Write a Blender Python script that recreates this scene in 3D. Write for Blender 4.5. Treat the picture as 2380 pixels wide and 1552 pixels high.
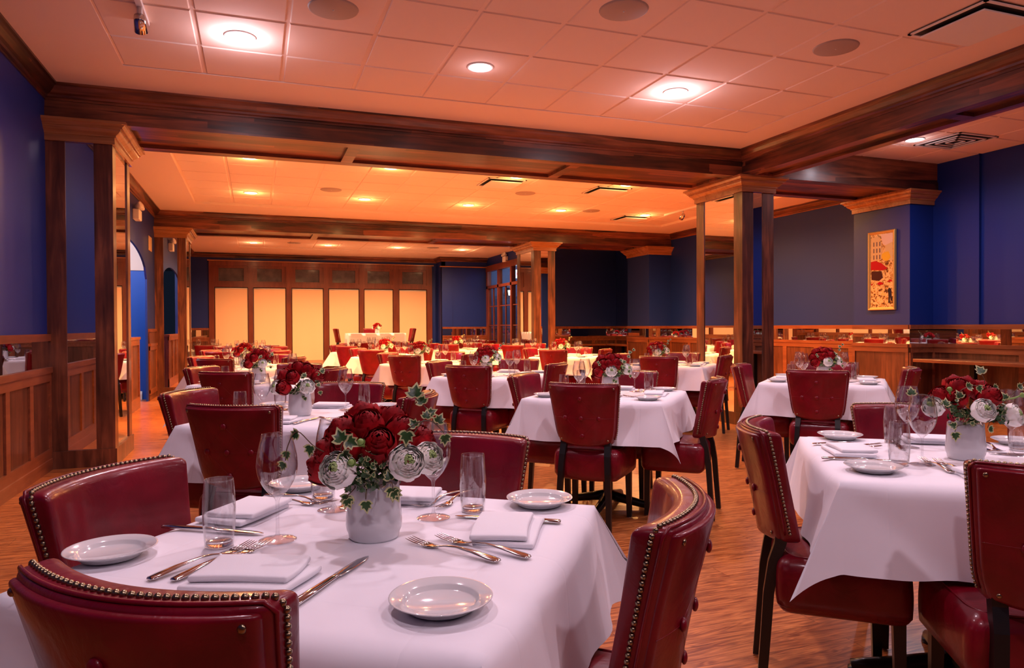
import bpy, bmesh, math, random
from mathutils import Vector, Matrix, noise
for o in list(bpy.data.objects): bpy.data.objects.remove(o)
scene = bpy.context.scene
COL = scene.collection
PI = math.pi

# ------------------------------------------------------------ camera, world, exposure
cam_d = bpy.data.cameras.new('camera'); cam = bpy.data.objects.new('camera', cam_d); COL.objects.link(cam)
F_ = Vector((0.34100272, 0.94000371, -0.01049594)); R_ = Vector((0.9400293, -0.34106305, -0.00457232)); U_ = Vector((0.00787778, 0.00830732, 0.99993446))
cam.matrix_world = Matrix(((R_.x, U_.x, -F_.x, 0), (R_.y, U_.y, -F_.y, 0), (R_.z, U_.z, -F_.z, 1.2), (0, 0, 0, 1)))
cam_d.sensor_width = 36; cam_d.lens = 24.809; cam_d.clip_start = 0.02
scene.camera = cam
w = bpy.data.worlds.new('world'); scene.world = w; w.use_nodes = True
w.node_tree.nodes['Background'].inputs[0].default_value = (0.02, 0.03, 0.06, 1)
w.node_tree.nodes['Background'].inputs[1].default_value = 0.3
scene.view_settings.view_transform = 'Standard'; scene.view_settings.look = 'None'
scene.view_settings.gamma = 1; scene.view_settings.use_curve_mapping = False
scene.view_settings.exposure = 0.0
LIGHT_BAY1 = (1.0, 0.76, 0.90); LIGHT_BAY2 = (1.0, 0.45, 0.14); LIGHT_BAY3 = (1.0, 0.52, 0.24); LIGHT_AISLE = (0.92, 0.86, 1.0)
P_BAY1, P_BAY2, P_BAY3, P_AISLE = 114, 720, 500, 120
GLOW = 0.012

# ------------------------------------------------------------ materials
MATS = {}
def new_mat(name):
    m = bpy.data.materials.new(name); m.use_nodes = True
    nt = m.node_tree; b = nt.nodes['Principled BSDF']; MATS[name] = m
    return m, nt, b
def nd(nt, t, **kw):
    n = nt.nodes.new(t)
    for k, v in kw.items(): setattr(n, k, v)
    return n
def plain(name, col, rough=0.5, metal=0.0, bump=0.0, bscale=200, var=0.0, coat=0.0, spec=0.5):
    m, nt, b = new_mat(name)
    b.inputs['Base Color'].default_value = (*col, 1); b.inputs['Roughness'].default_value = rough
    b.inputs['Metallic'].default_value = metal; b.inputs['Coat Weight'].default_value = coat
    b.inputs['Specular IOR Level'].default_value = spec
    tc = nd(nt, 'ShaderNodeTexCoord'); nz = nd(nt, 'ShaderNodeTexNoise'); nz.inputs['Scale'].default_value = bscale
    nz.inputs['Detail'].default_value = 4
    nt.links.new(tc.outputs['Object'], nz.inputs['Vector'])
    if bump:
        bp = nd(nt, 'ShaderNodeBump'); bp.inputs['Strength'].default_value = bump; bp.inputs['Distance'].default_value = 0.002
        nt.links.new(nz.outputs['Fac'], bp.inputs['Height']); nt.links.new(bp.outputs['Normal'], b.inputs['Normal'])
    if var:
        rp = nd(nt, 'ShaderNodeValToRGB')
        rp.color_ramp.elements[0].position = 0.3; rp.color_ramp.elements[1].position = 0.7
        rp.color_ramp.elements[0].color = (*[c * (1 - var) for c in col], 1); rp.color_ramp.elements[1].color = (*[min(1, c * (1 + var)) for c in col], 1)
        nt.links.new(nz.outputs['Fac'], rp.inputs['Fac']); nt.links.new(rp.outputs['Color'], b.inputs['Base Color'])
    return m
def wood(name, dark, mid, light, axis, rough=0.35, boards=0.0, coat=0.25, scale=1.0):
    """stained wood, grain running along one world axis, optional board-to-board variation"""
    m, nt, b = new_mat(name)
    geo = nd(nt, 'ShaderNodeNewGeometry')
    st = [16, 16, 16]; st[axis] = 1.3
    mp = nd(nt, 'ShaderNodeMapping'); mp.inputs['Scale'].default_value = [s * scale for s in st]
    nt.links.new(geo.outputs['Position'], mp.inputs['Vector'])
    n1 = nd(nt, 'ShaderNodeTexNoise'); n1.inputs['Scale'].default_value = 1.0; n1.inputs['Detail'].default_value = 8; n1.inputs['Distortion'].default_value = 1.2
    nt.links.new(mp.outputs['Vector'], n1.inputs['Vector'])
    n2 = nd(nt, 'ShaderNodeTexNoise'); n2.inputs['Scale'].default_value = 2.6; n2.inputs['Detail'].default_value = 3
    mp2 = nd(nt, 'ShaderNodeMapping'); s2 = [2.2, 2.2, 2.2]; s2[axis] = 0.9; mp2.inputs['Scale'].default_value = s2
    nt.links.new(geo.outputs['Position'], mp2.inputs['Vector']); nt.links.new(mp2.outputs['Vector'], n2.inputs['Vector'])
    mx = nd(nt, 'ShaderNodeMath', operation='MULTIPLY_ADD'); mx.inputs[1].default_value = 0.6
    nt.links.new(n1.outputs['Fac'], mx.inputs[0])
    m2 = nd(nt, 'ShaderNodeMath', operation='MULTIPLY'); m2.inputs[1].default_value = 0.4
    nt.links.new(n2.outputs['Fac'], m2.inputs[0]); nt.links.new(m2.outputs[0], mx.inputs[2])
    fac = mx.outputs[0]
    if boards:
        mp3 = nd(nt, 'ShaderNodeMapping'); s3 = [7.0, 7.0, 7.0]; s3[axis] = 0.42; mp3.inputs['Scale'].default_value = s3
        nt.links.new(geo.outputs['Position'], mp3.inputs['Vector'])
        wn = nd(nt, 'ShaderNodeTexVoronoi'); wn.inputs['Scale'].default_value = 1.0; wn.distance = 'CHEBYCHEV'; wn.inputs['Randomness'].default_value = 0.6
        nt.links.new(mp3.outputs['Vector'], wn.inputs['Vector'])
        sep = nd(nt, 'ShaderNodeSeparateColor'); nt.links.new(wn.outputs['Color'], sep.inputs[0])
        m3 = nd(nt, 'ShaderNodeMath', operation='MULTIPLY_ADD'); m3.inputs[1].default_value = boards; nt.links.new(sep.outputs[0], m3.inputs[0])
        m4 = nd(nt, 'ShaderNodeMath', operation='SUBTRACT'); m4.inputs[1].default_value = boards * 0.5
        nt.links.new(fac, m4.inputs[0]); nt.links.new(m4.outputs[0], m3.inputs[2]); fac = m3.outputs[0]
    rp = nd(nt, 'ShaderNodeValToRGB'); cr = rp.color_ramp
    cr.elements[0].position = 0.3; cr.elements[0].color = (*dark, 1); cr.elements[1].position = 0.72; cr.elements[1].color = (*light, 1)
    e = cr.elements.new(0.5); e.color = (*mid, 1)
    nt.links.new(fac, rp.inputs['Fac']); nt.links.new(rp.outputs['Color'], b.inputs['Base Color'])
    b.inputs['Roughness'].default_value = rough; b.inputs['Coat Weight'].default_value = coat; b.inputs['Coat Roughness'].default_value = 0.15
    bp = nd(nt, 'ShaderNodeBump'); bp.inputs['Strength'].default_value = 0.08; bp.inputs['Distance'].default_value = 0.002
    nt.links.new(n1.outputs['Fac'], bp.inputs['Height']); nt.links.new(bp.outputs['Normal'], b.inputs['Normal'])
    return m
WD = ((0.022, 0.005, 0.003), (0.10, 0.026, 0.012), (0.27, 0.080, 0.034))
woodX = wood('dark_wood_x', *WD, 0, boards=0.35)
woodY = wood('dark_wood_y', *WD, 1, boards=0.35)
woodZ = wood('dark_wood_z', (0.018, 0.005, 0.003), (0.10, 0.029, 0.014), (0.27, 0.090, 0.040), 2)
woodF = wood('window_wood', (0.10, 0.020, 0.010), (0.16, 0.035, 0.016), (0.22, 0.055, 0.025), 2, coat=0.1)
woodP = wood('panel_wood', (0.040, 0.010, 0.005), (0.11, 0.030, 0.014), (0.23, 0.075, 0.033), 2)
woodR = wood('rail_wood', (0.13, 0.032, 0.012), (0.21, 0.056, 0.022), (0.30, 0.09, 0.035), 1)
woodC = wood('crown_wood', (0.22, 0.085, 0.03), (0.36, 0.15, 0.055), (0.46, 0.21, 0.08), 0, rough=0.25)

def floor_mat():
    m, nt, b = new_mat('oak_floor')
    geo = nd(nt, 'ShaderNodeNewGeometry')
    br = nd(nt, 'ShaderNodeTexBrick'); br.offset = 0.37; br.inputs['Scale'].default_value = 1.0
    br.inputs['Brick Width'].default_value = 1.3; br.inputs['Row Height'].default_value = 0.14
    br.inputs['Mortar Size'].default_value = 0.0012; br.inputs['Bias'].default_value = -0.2
    br.inputs['Color1'].default_value = (0.10, 0.10, 0.10, 1); br.inputs['Color2'].default_value = (0.9, 0.9, 0.9, 1); br.inputs['Mortar'].default_value = (0.0, 0.0, 0.0, 1)
    nt.links.new(geo.outputs['Position'], br.inputs['Vector'])
    mp = nd(nt, 'ShaderNodeMapping'); mp.inputs['Scale'].default_value = (1.6, 16, 1)
    nt.links.new(geo.outputs['Position'], mp.inputs['Vector'])
    addv = nd(nt, 'ShaderNodeVectorMath', operation='ADD')
    sc = nd(nt, 'ShaderNodeVectorMath', operation='SCALE'); sc.inputs['Scale'].default_value = 7.0
    nt.links.new(br.outputs['Color'], sc.inputs[0]); nt.links.new(mp.outputs['Vector'], addv.inputs[0]); nt.links.new(sc.outputs[0], addv.inputs[1])
    n1 = nd(nt, 'ShaderNodeTexNoise'); n1.inputs['Scale'].default_value = 1.3; n1.inputs['Detail'].default_value = 2; n1.inputs['Distortion'].default_value = 0.8
    nt.links.new(addv.outputs[0], n1.inputs['Vector'])
    ml = nd(nt, 'ShaderNodeMath', operation='MULTIPLY'); ml.inputs[1].default_value = 60; nt.links.new(n1.outputs['Fac'], ml.inputs[0])
    sn = nd(nt, 'ShaderNodeMath', operation='SINE'); nt.links.new(ml.outputs[0], sn.inputs[0])
    n2 = nd(nt, 'ShaderNodeTexNoise'); n2.inputs['Scale'].default_value = 3.5; n2.inputs['Detail'].default_value = 4; nt.links.new(addv.outputs[0], n2.inputs['Vector'])
    a = nd(nt, 'ShaderNodeMath', operation='MULTIPLY_ADD'); a.inputs[1].default_value = 0.11; nt.links.new(sn.outputs[0], a.inputs[0]); nt.links.new(n2.outputs['Fac'], a.inputs[2])
    rp = nd(nt, 'ShaderNodeValToRGB'); cr = rp.color_ramp
    cr.elements[0].position = 0.3; cr.elements[0].color = (0.22, 0.050, 0.011, 1); cr.elements[1].position = 0.72; cr.elements[1].color = (0.60, 0.20, 0.052, 1)
    nt.links.new(a.outputs[0], rp.inputs['Fac'])
    mx = nd(nt, 'ShaderNodeMix', data_type='RGBA', blend_type='MULTIPLY'); mx.inputs[0].default_value = 1
    r2 = nd(nt, 'ShaderNodeValToRGB'); r2.color_ramp.elements[0].color = (0.25, 0.2, 0.18, 1); r2.color_ramp.elements[1].color = (1.0, 1.0, 1.0, 1)
    r2.color_ramp.elements[0].position = 0.02; r2.color_ramp.elements[1].position = 0.06
    e = r2.color_ramp.elements.new(0.08); e.color = (0.8, 0.8, 0.8, 1); r2.color_ramp.elements[2].position = 0.9; r2.color_ramp.elements[2].color = (1, 1, 1, 1)
    nt.links.new(br.outputs['Color'], r2.inputs['Fac'])
    nt.links.new(rp.outputs['Color'], mx.inputs[6]); nt.links.new(r2.outputs['Color'], mx.inputs[7])
    nt.links.new(mx.outputs[2], b.inputs['Base Color'])
    b.inputs['Roughness'].default_value = 0.33; b.inputs['Coat Weight'].default_value = 0.3; b.inputs['Coat Roughness'].default_value = 0.2
    return m
floorM = floor_mat()
blueM = plain('navy_paint', (0.0030, 0.021, 0.19), 0.48, bump=0.02, bscale=60, spec=0.45)
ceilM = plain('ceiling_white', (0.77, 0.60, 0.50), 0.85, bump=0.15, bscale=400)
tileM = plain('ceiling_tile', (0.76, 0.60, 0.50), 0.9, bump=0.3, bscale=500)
whiteM = plain('white_plastic', (0.75, 0.73, 0.70), 0.4)
greyM = plain('grille_grey', (0.36, 0.29, 0.26), 0.6)
darkM = plain('vent_dark', (0.02, 0.018, 0.018), 0.7)
def leather_mat(name, c1, c2):
    m, nt, b = new_mat(name)
    tc = nd(nt, 'ShaderNodeTexCoord')
    n = nd(nt, 'ShaderNodeTexNoise'); n.inputs['Scale'].default_value = 9; n.inputs['Detail'].default_value = 3
    nt.links.new(tc.outputs['Object'], n.inputs['Vector'])
    rp = nd(nt, 'ShaderNodeValToRGB'); rp.color_ramp.elements[0].position = 0.35; rp.color_ramp.elements[1].position = 0.7
    rp.color_ramp.elements[0].color = (*c1, 1); rp.color_ramp.elements[1].color = (*c2, 1)
    nt.links.new(n.outputs['Fac'], rp.inputs['Fac']); nt.links.new(rp.outputs['Color'], b.inputs['Base Color'])
    b.inputs['Roughness'].default_value = 0.36; b.inputs['Specular IOR Level'].default_value = 0.3
    b.inputs['Coat Weight'].default_value = 0.32; b.inputs['Coat Roughness'].default_value = 0.13
    n2 = nd(nt, 'ShaderNodeTexNoise'); n2.inputs['Scale'].default_value = 14; n2.inputs['Detail'].default_value = 5; n2.inputs['Distortion'].default_value = 1.0
    nt.links.new(tc.outputs['Object'], n2.inputs['Vector'])
    v = nd(nt, 'ShaderNodeTexVoronoi'); v.inputs['Scale'].default_value = 420; nt.links.new(tc.outputs['Object'], v.inputs['Vector'])
    b1 = nd(nt, 'ShaderNodeBump'); b1.inputs['Strength'].default_value = 0.35; b1.inputs['Distance'].default_value = 0.010; nt.links.new(n2.outputs['Fac'], b1.inputs['Height'])
    b2 = nd(nt, 'ShaderNodeBump'); b2.inputs['Strength'].default_value = 0.08; b2.inputs['Distance'].default_value = 0.0005; nt.links.new(v.outputs['Distance'], b2.inputs['Height'])
    nt.links.new(b1.outputs['Normal'], b2.inputs['Normal']); nt.links.new(b2.outputs['Normal'], b.inputs['Normal'])
    return m
leather = leather_mat('red_leather', (0.125, 0.0006, 0.007), (0.20, 0.0010, 0.013))
blackW = plain('black_wood', (0.006, 0.005, 0.005), 0.35, bump=0.05)
blackI = plain('black_iron', (0.010, 0.009, 0.009), 0.3, metal=0.3)
brass = plain('aged_brass', (0.30, 0.24, 0.15), 0.28, metal=1.0)
steel = plain('polished_steel', (0.62, 0.60, 0.58), 0.10, metal=1.0)
china = plain('glazed_china', (0.66, 0.66, 0.66), 0.10, coat=0.5)
vaseM = plain('glazed_vase', (0.60, 0.60, 0.62), 0.14, coat=0.5)
napM = plain('napkin_cotton', (0.76, 0.76, 0.80), 0.85, bump=0.2, bscale=900)
stitchM = plain('stitching', (0.20, 0.03, 0.02), 0.7)
def cloth_mat():
    m, nt, b = new_mat('white_linen')
    b.inputs['Base Color'].default_value = (0.78, 0.77, 0.82, 1); b.inputs['Roughness'].default_value = 0.8; b.inputs['Sheen Weight'].default_value = 0.15
    tc = nd(nt, 'ShaderNodeTexCoord')
    n = nd(nt, 'ShaderNodeTexNoise'); n.inputs['Scale'].default_value = 3.2; n.inputs['Detail'].default_value = 2.5; n.inputs['Distortion'].default_value = 0.6
    nt.links.new(tc.outputs['Object'], n.inputs['Vector'])
    b1 = nd(nt, 'ShaderNodeBump'); b1.inputs['Strength'].default_value = 0.35; b1.inputs['Distance'].default_value = 0.02; nt.links.new(n.outputs['Fac'], b1.inputs['Height'])
    # ironed creases on the quarter lines
    sx = nd(nt, 'ShaderNodeSeparateXYZ'); nt.links.new(tc.outputs['Object'], sx.inputs[0])
    prev = b1
    for k in (0, 1):
        a = nd(nt, 'ShaderNodeMath', operation='PINGPONG'); a.inputs[1].default_value = 0.16; nt.links.new(sx.outputs[k], a.inputs[0])
        s = nd(nt, 'ShaderNodeMath', operation='SMOOTH_MIN'); s.inputs[1].default_value = 0.006; s.inputs[2].default_value = 0.004; nt.links.new(a.outputs[0], s.inputs[0])
        bb = nd(nt, 'ShaderNodeBump'); bb.inputs['Strength'].default_value = 0.35; bb.inputs['Distance'].default_value = 0.25; nt.links.new(s.outputs[0], bb.inputs['Height'])
        nt.links.new(prev.outputs['Normal'], bb.inputs['Normal']); prev = bb
    nt.links.new(prev.outputs['Normal'], b.inputs['Normal'])
    return m
clothM = cloth_mat()
def petal(name, col, col2, rough=0.6, sss=.08):
    m, nt, b = new_mat(name)
    tc = nd(nt, 'ShaderNodeTexCoord'); n = nd(nt, 'ShaderNodeTexNoise'); n.inputs['Scale'].default_value = 45
    nt.links.new(tc.outputs['Object'], n.inputs['Vector'])
    rp = nd(nt, 'ShaderNodeValToRGB'); rp.color_ramp.elements[0].color = (*col, 1); rp.color_ramp.elements[1].color = (*col2, 1)
    rp.color_ramp.elements[0].position = 0.35; rp.color_ramp.elements[1].position = 0.65
    nt.links.new(n.outputs['Fac'], rp.inputs['Fac']); nt.links.new(rp.outputs['Color'], b.inputs['Base Color'])
    b.inputs['Roughness'].default_value = rough
    b.inputs['Subsurface Weight'].default_value = sss; b.inputs['Subsurface Radius'].default_value = (0.022, 0.020, 0.018) if sss > .5 else (0.01, 0.004, 0.004)
    b.inputs['Specular IOR Level'].default_value = .2
    return m
roseM = petal('rose_petal', (0.20, 0.0010, 0.004), (0.40, 0.003, 0.009))
rancM = petal('ranunculus_petal', (0.90, 0.88, 0.80), (0.96, 0.95, 0.90), sss=.25)
rancC = petal('ranunculus_heart', (0.30, 0.42, 0.14), (0.50, 0.60, 0.28))
leafM = plain('ivy_green', (0.025, 0.075, 0.018), 0.4, var=0.35, bscale=60)
creamM = plain('ivy_margin', (0.50, 0.50, 0.24), 0.5)
stemM = plain('stem_green', (0.22, 0.36, 0.08), 0.45)
vineM = plain('vine_brown', (0.10, 0.06, 0.03), 0.6)
def glass_mat(name, col=(1, 1, 1), rough=0.0, ior=1.45):
    m = bpy.data.materials.new(name); m.use_nodes = True; nt = m.node_tree
    for n in list(nt.nodes): nt.nodes.remove(n)
    g = nd(nt, 'ShaderNodeBsdfGlass'); g.inputs['Color'].default_value = (*col, 1); g.inputs['Roughness'].default_value = rough; g.inputs['IOR'].default_value = ior
    o = nd(nt, 'ShaderNodeOutputMaterial'); nt.links.new(g.outputs[0], o.inputs[0]); return m
glassM = glass_mat('clear_glass')
def thin_glass(name, tint):
    m = bpy.data.materials.new(name); m.use_nodes = True; nt = m.node_tree
    for n in list(nt.nodes): nt.nodes.remove(n)
    ge = nd(nt, 'ShaderNodeNewGeometry'); dt = nd(nt, 'ShaderNodeVectorMath', operation='DOT_PRODUCT')
    nt.links.new(ge.outputs['Normal'], dt.inputs[0]); nt.links.new(ge.outputs['Incoming'], dt.inputs[1])
    ab = nd(nt, 'ShaderNodeMath', operation='ABSOLUTE'); nt.links.new(dt.outputs['Value'], ab.inputs[0])
    om = nd(nt, 'ShaderNodeMath', operation='SUBTRACT'); om.inputs[0].default_value = 1.0; nt.links.new(ab.outputs[0], om.inputs[1])
    pw = nd(nt, 'ShaderNodeMath', operation='POWER'); pw.inputs[1].default_value = 2.6; nt.links.new(om.outputs[0], pw.inputs[0])
    ff = nd(nt, 'ShaderNodeMath', operation='MULTIPLY_ADD'); ff.inputs[1].default_value = 0.90; ff.inputs[2].default_value = 0.09; nt.links.new(pw.outputs[0], ff.inputs[0])
    t = nd(nt, 'ShaderNodeBsdfTransparent'); t.inputs['Color'].default_value = (*tint, 1)
    g = nd(nt, 'ShaderNodeBsdfGlossy'); g.inputs['Roughness'].default_value = 0.01
    mx = nd(nt, 'ShaderNodeMixShader'); o = nd(nt, 'ShaderNodeOutputMaterial')
    nt.links.new(ff.outputs[0], mx.inputs[0]); nt.links.new(t.outputs[0], mx.inputs[1]); nt.links.new(g.outputs[0], mx.inputs[2]); nt.links.new(mx.outputs[0], o.inputs[0]); return m
thinM = thin_glass('thin_blown_glass', (.975, .975, .98))
paneM = glass_mat('pane_glass', (0.9, 0.95, 1.0))
mirrorM = plain('mirror_glass', (0.80, 0.80, 0.80), 0.01, metal=1.0)
def emis(name, col, s):
    m, nt, b = new_mat(name); b.inputs['Base Color'].default_value = (0.8, 0.8, 0.8, 1)
    b.inputs['Emission Color'].default_value = (*col, 1); b.inputs['Emission Strength'].default_value = s; return m
lampW = emis('lamp_white', (1, 0.86, 0.95), 26); lampO = emis('lamp_warm', (1, 0.74, 0.36), 14)
shadeM = plain('roller_shade_fabric', (0.90, 0.60, 0.36), 0.8, bump=0.1, bscale=500, var=0.02)
transM = plain('transom_pane', (0.11, 0.11, 0.13), 0.12, var=0.3, bscale=6)
goldM = plain('gilt_frame', (0.55, 0.36, 0.12), 0.35, metal=0.6)

# ------------------------------------------------------------ mesh helpers
class MB:
    """collects shapes into one mesh"""
    def __init__(s): s.v = []; s.f = []; s.m = []; s.M = None
    def add(s, vs, fs, mi=0):
        n = len(s.v)
        s.v += [tuple(s.M @ Vector(v)) if s.M else tuple(v) for v in vs]
        s.f += [tuple(i + n for i in f) for f in fs]; s.m += [mi] * len(fs)
    def box(s, x0, x1, y0, y1, z0, z1, mi=0):
        s.add([(x0, y0, z0), (x1, y0, z0), (x1, y1, z0), (x0, y1, z0), (x0, y0, z1), (x1, y0, z1), (x1, y1, z1), (x0, y1, z1)],
              [(0, 3, 2, 1), (4, 5, 6, 7), (0, 1, 5, 4), (1, 2, 6, 5), (2, 3, 7, 6), (3, 0, 4, 7)], mi)
    def grid(s, fn, nu, nv, mi=0, closeu=False):
        vs = []; fs = []
        for i in range(nu + (0 if closeu else 1)):
            for j in range(nv + 1): vs.append(fn(i / nu, j / nv))
        N = nu if closeu else nu + 1
        for i in range(nu):
            for j in range(nv):
                a = i * (nv + 1) + j; b = ((i + 1) % N) * (nv + 1) + j
                fs.append((a, b, b + 1, a + 1))
        s.add(vs, fs, mi)
    def lathe(s, prof, n=32, mi=0, c=(0, 0, 0)):
        m = len(prof); vs = []; fs = []
        for i in range(n):
            a = 2 * PI * i / n
            for (r, z) in prof: vs.append((c[0] + r * math.cos(a), c[1] + r * math.sin(a), c[2] + z))
        for i in range(n):
            for j in range(m - 1):
                a = i * m + j; b = ((i + 1) % n) * m + j
                fs.append((a, b, b + 1, a + 1))
        s.add(vs, fs, mi)
    def tube(s, pts, r, n=8, mi=0, cap=True):
        pts = [Vector(p) for p in pts]; vs = []; fs = []
        rr = r if isinstance(r, (list, tuple)) else [r] * len(pts)
        prev = None
        for i, p in enumerate(pts):
            d = (pts[min(i + 1, len(pts) - 1)] - pts[max(i - 1, 0)]).normalized()
            if prev is None:
                u = d.orthogonal().normalized()
            else:
                u = (prev - d * prev.dot(d)).normalized()
            prev = u; v = d.cross(u)
            for k in range(n):
                a = 2 * PI * k / n; vs.append(p + (u * math.cos(a) + v * math.sin(a)) * rr[i])
        for i in range(len(pts) - 1):
            for k in range(n):
                a = i * n + k; b = i * n + (k + 1) % n
                fs.append((a, b, b + n, a + n))
        if cap:
            fs.append(tuple(range(n - 1, -1, -1))); fs.append(tuple(range((len(pts) - 1) * n, len(pts) * n)))
        s.add(vs, fs, mi)
    def prism(s, prof, p0, p1, up=Vector((0, 0, 1)), out=Vector((0, -1, 0)), mi=0, m0=0, m1=0):
        """profile of (out, up) pairs swept from p0 to p1; m0/m1 = mitre shift per unit of out"""
        p0 = Vector(p0); p1 = Vector(p1); d = (p1 - p0).normalized(); n = len(prof); vs = []
        for (a, b) in prof: vs.append(p0 + out * a + up * b + d * (m0 * a))
        for (a, b) in prof: vs.append(p1 + out * a + up * b - d * (m1 * a))
        fs = [(i, (i + 1) % n, n + (i + 1) % n, n + i) for i in range(n)]
        fs.append(tuple(range(n - 1, -1, -1))); fs.append(tuple(range(n, 2 * n)))
        s.add(vs, fs, mi)
    def ball(s, c, r, nu=10, nv=6, mi=0, sq=(1, 1, 1)):
        s.grid(lambda u, v: (c[0] + sq[0] * r * math.sin(PI * v) * math.cos(2 * PI * u), c[1] + sq[1] * r * math.sin(PI * v) * math.sin(2 * PI * u), c[2] - sq[2] * r * math.cos(PI * v)), nu, nv, mi, closeu=True)
    def mesh(s, name, mats, smooth=True):
        me = bpy.data.meshes.new(name); me.from_pydata(s.v, [], s.f)
        for m in (mats if isinstance(mats, (list, tuple)) else [mats]): me.materials.append(m)
        bm = bmesh.new(); bm.from_mesh(me)
        for f, mi in zip(bm.faces, s.m): f.material_index = mi; f.smooth = smooth
        bmesh.ops.remove_doubles(bm, verts=bm.verts, dist=1e-6)
        bmesh.ops.recalc_face_normals(bm, faces=bm.faces)
        bm.to_mesh(me); bm.free()
        return me
    def build(s, name, mats, parent=None, smooth=False, loc=None):
        me = s.mesh(name, mats, smooth); o = bpy.data.objects.new(name, me); COL.objects.link(o)
        if parent: o.parent = parent
        if loc: o.location = loc
        return o
def rbox(mb, hx, hy, hz, r, deform=None, nx=6, ny=4, nz=6, mi=0, c=(0, 0, 0), ns=3):
    """rounded box, optionally deformed"""
    def ticks(h, n):
        t = [-h + r * (1 - math.cos(PI / 2 * k / ns)) for k in range(ns)] + [-h + r + (2 * h - 2 * r) * k / n for k in range(n + 1)]
        t += [h - r * (1 - math.cos(PI / 2 * k / ns)) for k in range(ns - 1, -1, -1)]
        return t
    T = (ticks(hx, nx), ticks(hy, ny), ticks(hz, nz)); h = (hx, hy, hz)
    for ax in range(3):
        a, b = (ax + 1) % 3, (ax + 2) % 3
        for sg in (-1, 1):
            A, B = T[a], T[b]; vs = []; fs = []
            for i in A:
                for j in B:
                    p = [0, 0, 0]; p[ax] = sg * h[ax]; p[a] = i; p[b] = j
                    q = [max(-(h[k] - r), min(h[k] - r, p[k])) for k in range(3)]
                    d = Vector([p[k] - q[k] for k in range(3)])
                    if d.length > 1e-9: d.normalize()
                    v = Vector(q) + d * r
                    if deform: v = Vector(deform(v))
                    vs.append((v.x + c[0], v.y + c[1], v.z + c[2]))
            nb = len(B)
            for i in range(len(A) - 1):
                for j in range(nb - 1):
                    f = (i * nb + j, (i + 1) * nb + j, (i + 1) * nb + j + 1, i * nb + j + 1)
                    fs.append(f if sg > 0 else f[::-1])
            mb.add(vs, fs, mi)
def tag(o, label=None, cat=None, group=None, kind=None):
    if label: o['label'] = label
    if cat: o['category'] = cat
    if group: o['group'] = group
    if kind: o['kind'] = kind
    return o
def empty(name, loc, rz=0, label=None, cat=None, group=None):
    o = bpy.data.objects.new(name, None); COL.objects.link(o); o.empty_display_size = 0.1
    o.location = loc; o.rotation_euler = (0, 0, rz); return tag(o, label, cat, group)
def mobj(name, me, parent=None, loc=None, rz=None):
    o = bpy.data.objects.new(name, me); COL.objects.link(o)
    if parent: o.parent = parent
    if loc is not None: o.location = loc
    if rz is not None: o.rotation_euler = (0, 0, rz)
    return o
def struct(mb, name, mats, parent=None, smooth=False):
    o = mb.build(name, mats, parent, smooth)
    if not parent: o['kind'] = 'structure'
    return o
X_, Y_, Z_ = Vector((1, 0, 0)), Vector((0, 1, 0)), Vector((0, 0, 1))

# ------------------------------------------------------------ downlights first (the light of the room)
def downlight(x, y, z, kind, power, color, label, group, glow=None):
    r = empty('downlight', (x, y, z), 0, label, 'ceiling light', group)
    m = MB(); m.lathe([(0.108, 0.0), (0.108, -0.006), (0.102, -0.010), (0.090, -0.008), (0.086, 0.0)], 28); m.build('trim_ring', whiteM, r, True)
    m = MB(); m.lathe([(0.0, -0.014), (0.05, -0.013), (0.080, -0.008), (0.087, -0.001)], 24); m.build('lens', lampW if kind == 'w' else lampO, r, True)
    l = bpy.data.lights.new('lamp', 'SPOT'); l.energy = power; l.color = color; l.spot_size = math.radians(165); l.spot_blend = 0.9; l.shadow_soft_size = 0.06
    o = bpy.data.objects.new('lamp', l); COL.objects.link(o); o.parent = r; o.location = (0, 0, -0.03)
    l = bpy.data.lights.new('ceiling_fill', 'POINT'); l.energy = power * (GLOW if glow is None else glow); l.color = color; l.shadow_soft_size = 0.06  # extra point light added below the lens to brighten the ceiling around it
    o = bpy.data.objects.new('ceiling_fill', l); COL.objects.link(o); o.parent = r; o.location = (0, 0, -0.11)
    return r
g1, g2 = 'downlights of the near ceiling bay', 'warm downlights of the middle ceiling bay'
downlight(-0.09, 5.40, 3.27, 'w', P_BAY1, LIGHT_BAY1, 'large glaring white downlight at upper left of the near ceiling', 'ceiling', ) if False else None
DL = [(-0.09, 5.40, 'glaring white downlight nearest the left wall in the near ceiling bay', 1.0),
      (1.70, 5.40, 'smaller dim white downlight between the two glaring ones in the near ceiling bay', 0.8),
      (3.51, 5.40, 'glaring white downlight in the near ceiling bay, nearest the square mirrored column', 1.0)]
for x, y, l, k in DL: downlight(x, y, 3.274, 'w', P_BAY1 * k, LIGHT_BAY1, l, g1, .09 if k == 1 else .01)
for x in (-0.09, 1.70, 3.51, 4.9):
    for y in (2.6, -0.4):
        downlight(x, y, 3.274, 'w', P_BAY1 * (0.9 if y > 0 else 0.8), LIGHT_BAY1, 'white downlight above the nearest tables, outside the top of the photo', 'downlights over the nearest tables')
ordn = ['first', 'second', 'third', 'fourth', 'fifth', 'sixth']
for j, y in enumerate((9.35, 11.78)):
    xs = (-0.06, 1.70, 3.48, 5.23, 6.98) + ((8.3,) if False else ())
    for i, x in enumerate(xs):
        downlight(x, y, 3.312, 'o', P_BAY2, LIGHT_BAY2, '%s warm downlight from the left in the %s row of the middle ceiling bay' % (ordn[i], ('nearer', 'farther')[j]), g2)
for i, x in enumerate((-0.04, 1.74, 3.51, 5.27)):
    downlight(x, 18.45, 3.287, 'o', P_BAY3 * 1.3, LIGHT_BAY3, '%s warm downlight from the left in the far ceiling bay before the windows' % ordn[i], 'warm downlights of the far ceiling bay')
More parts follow.
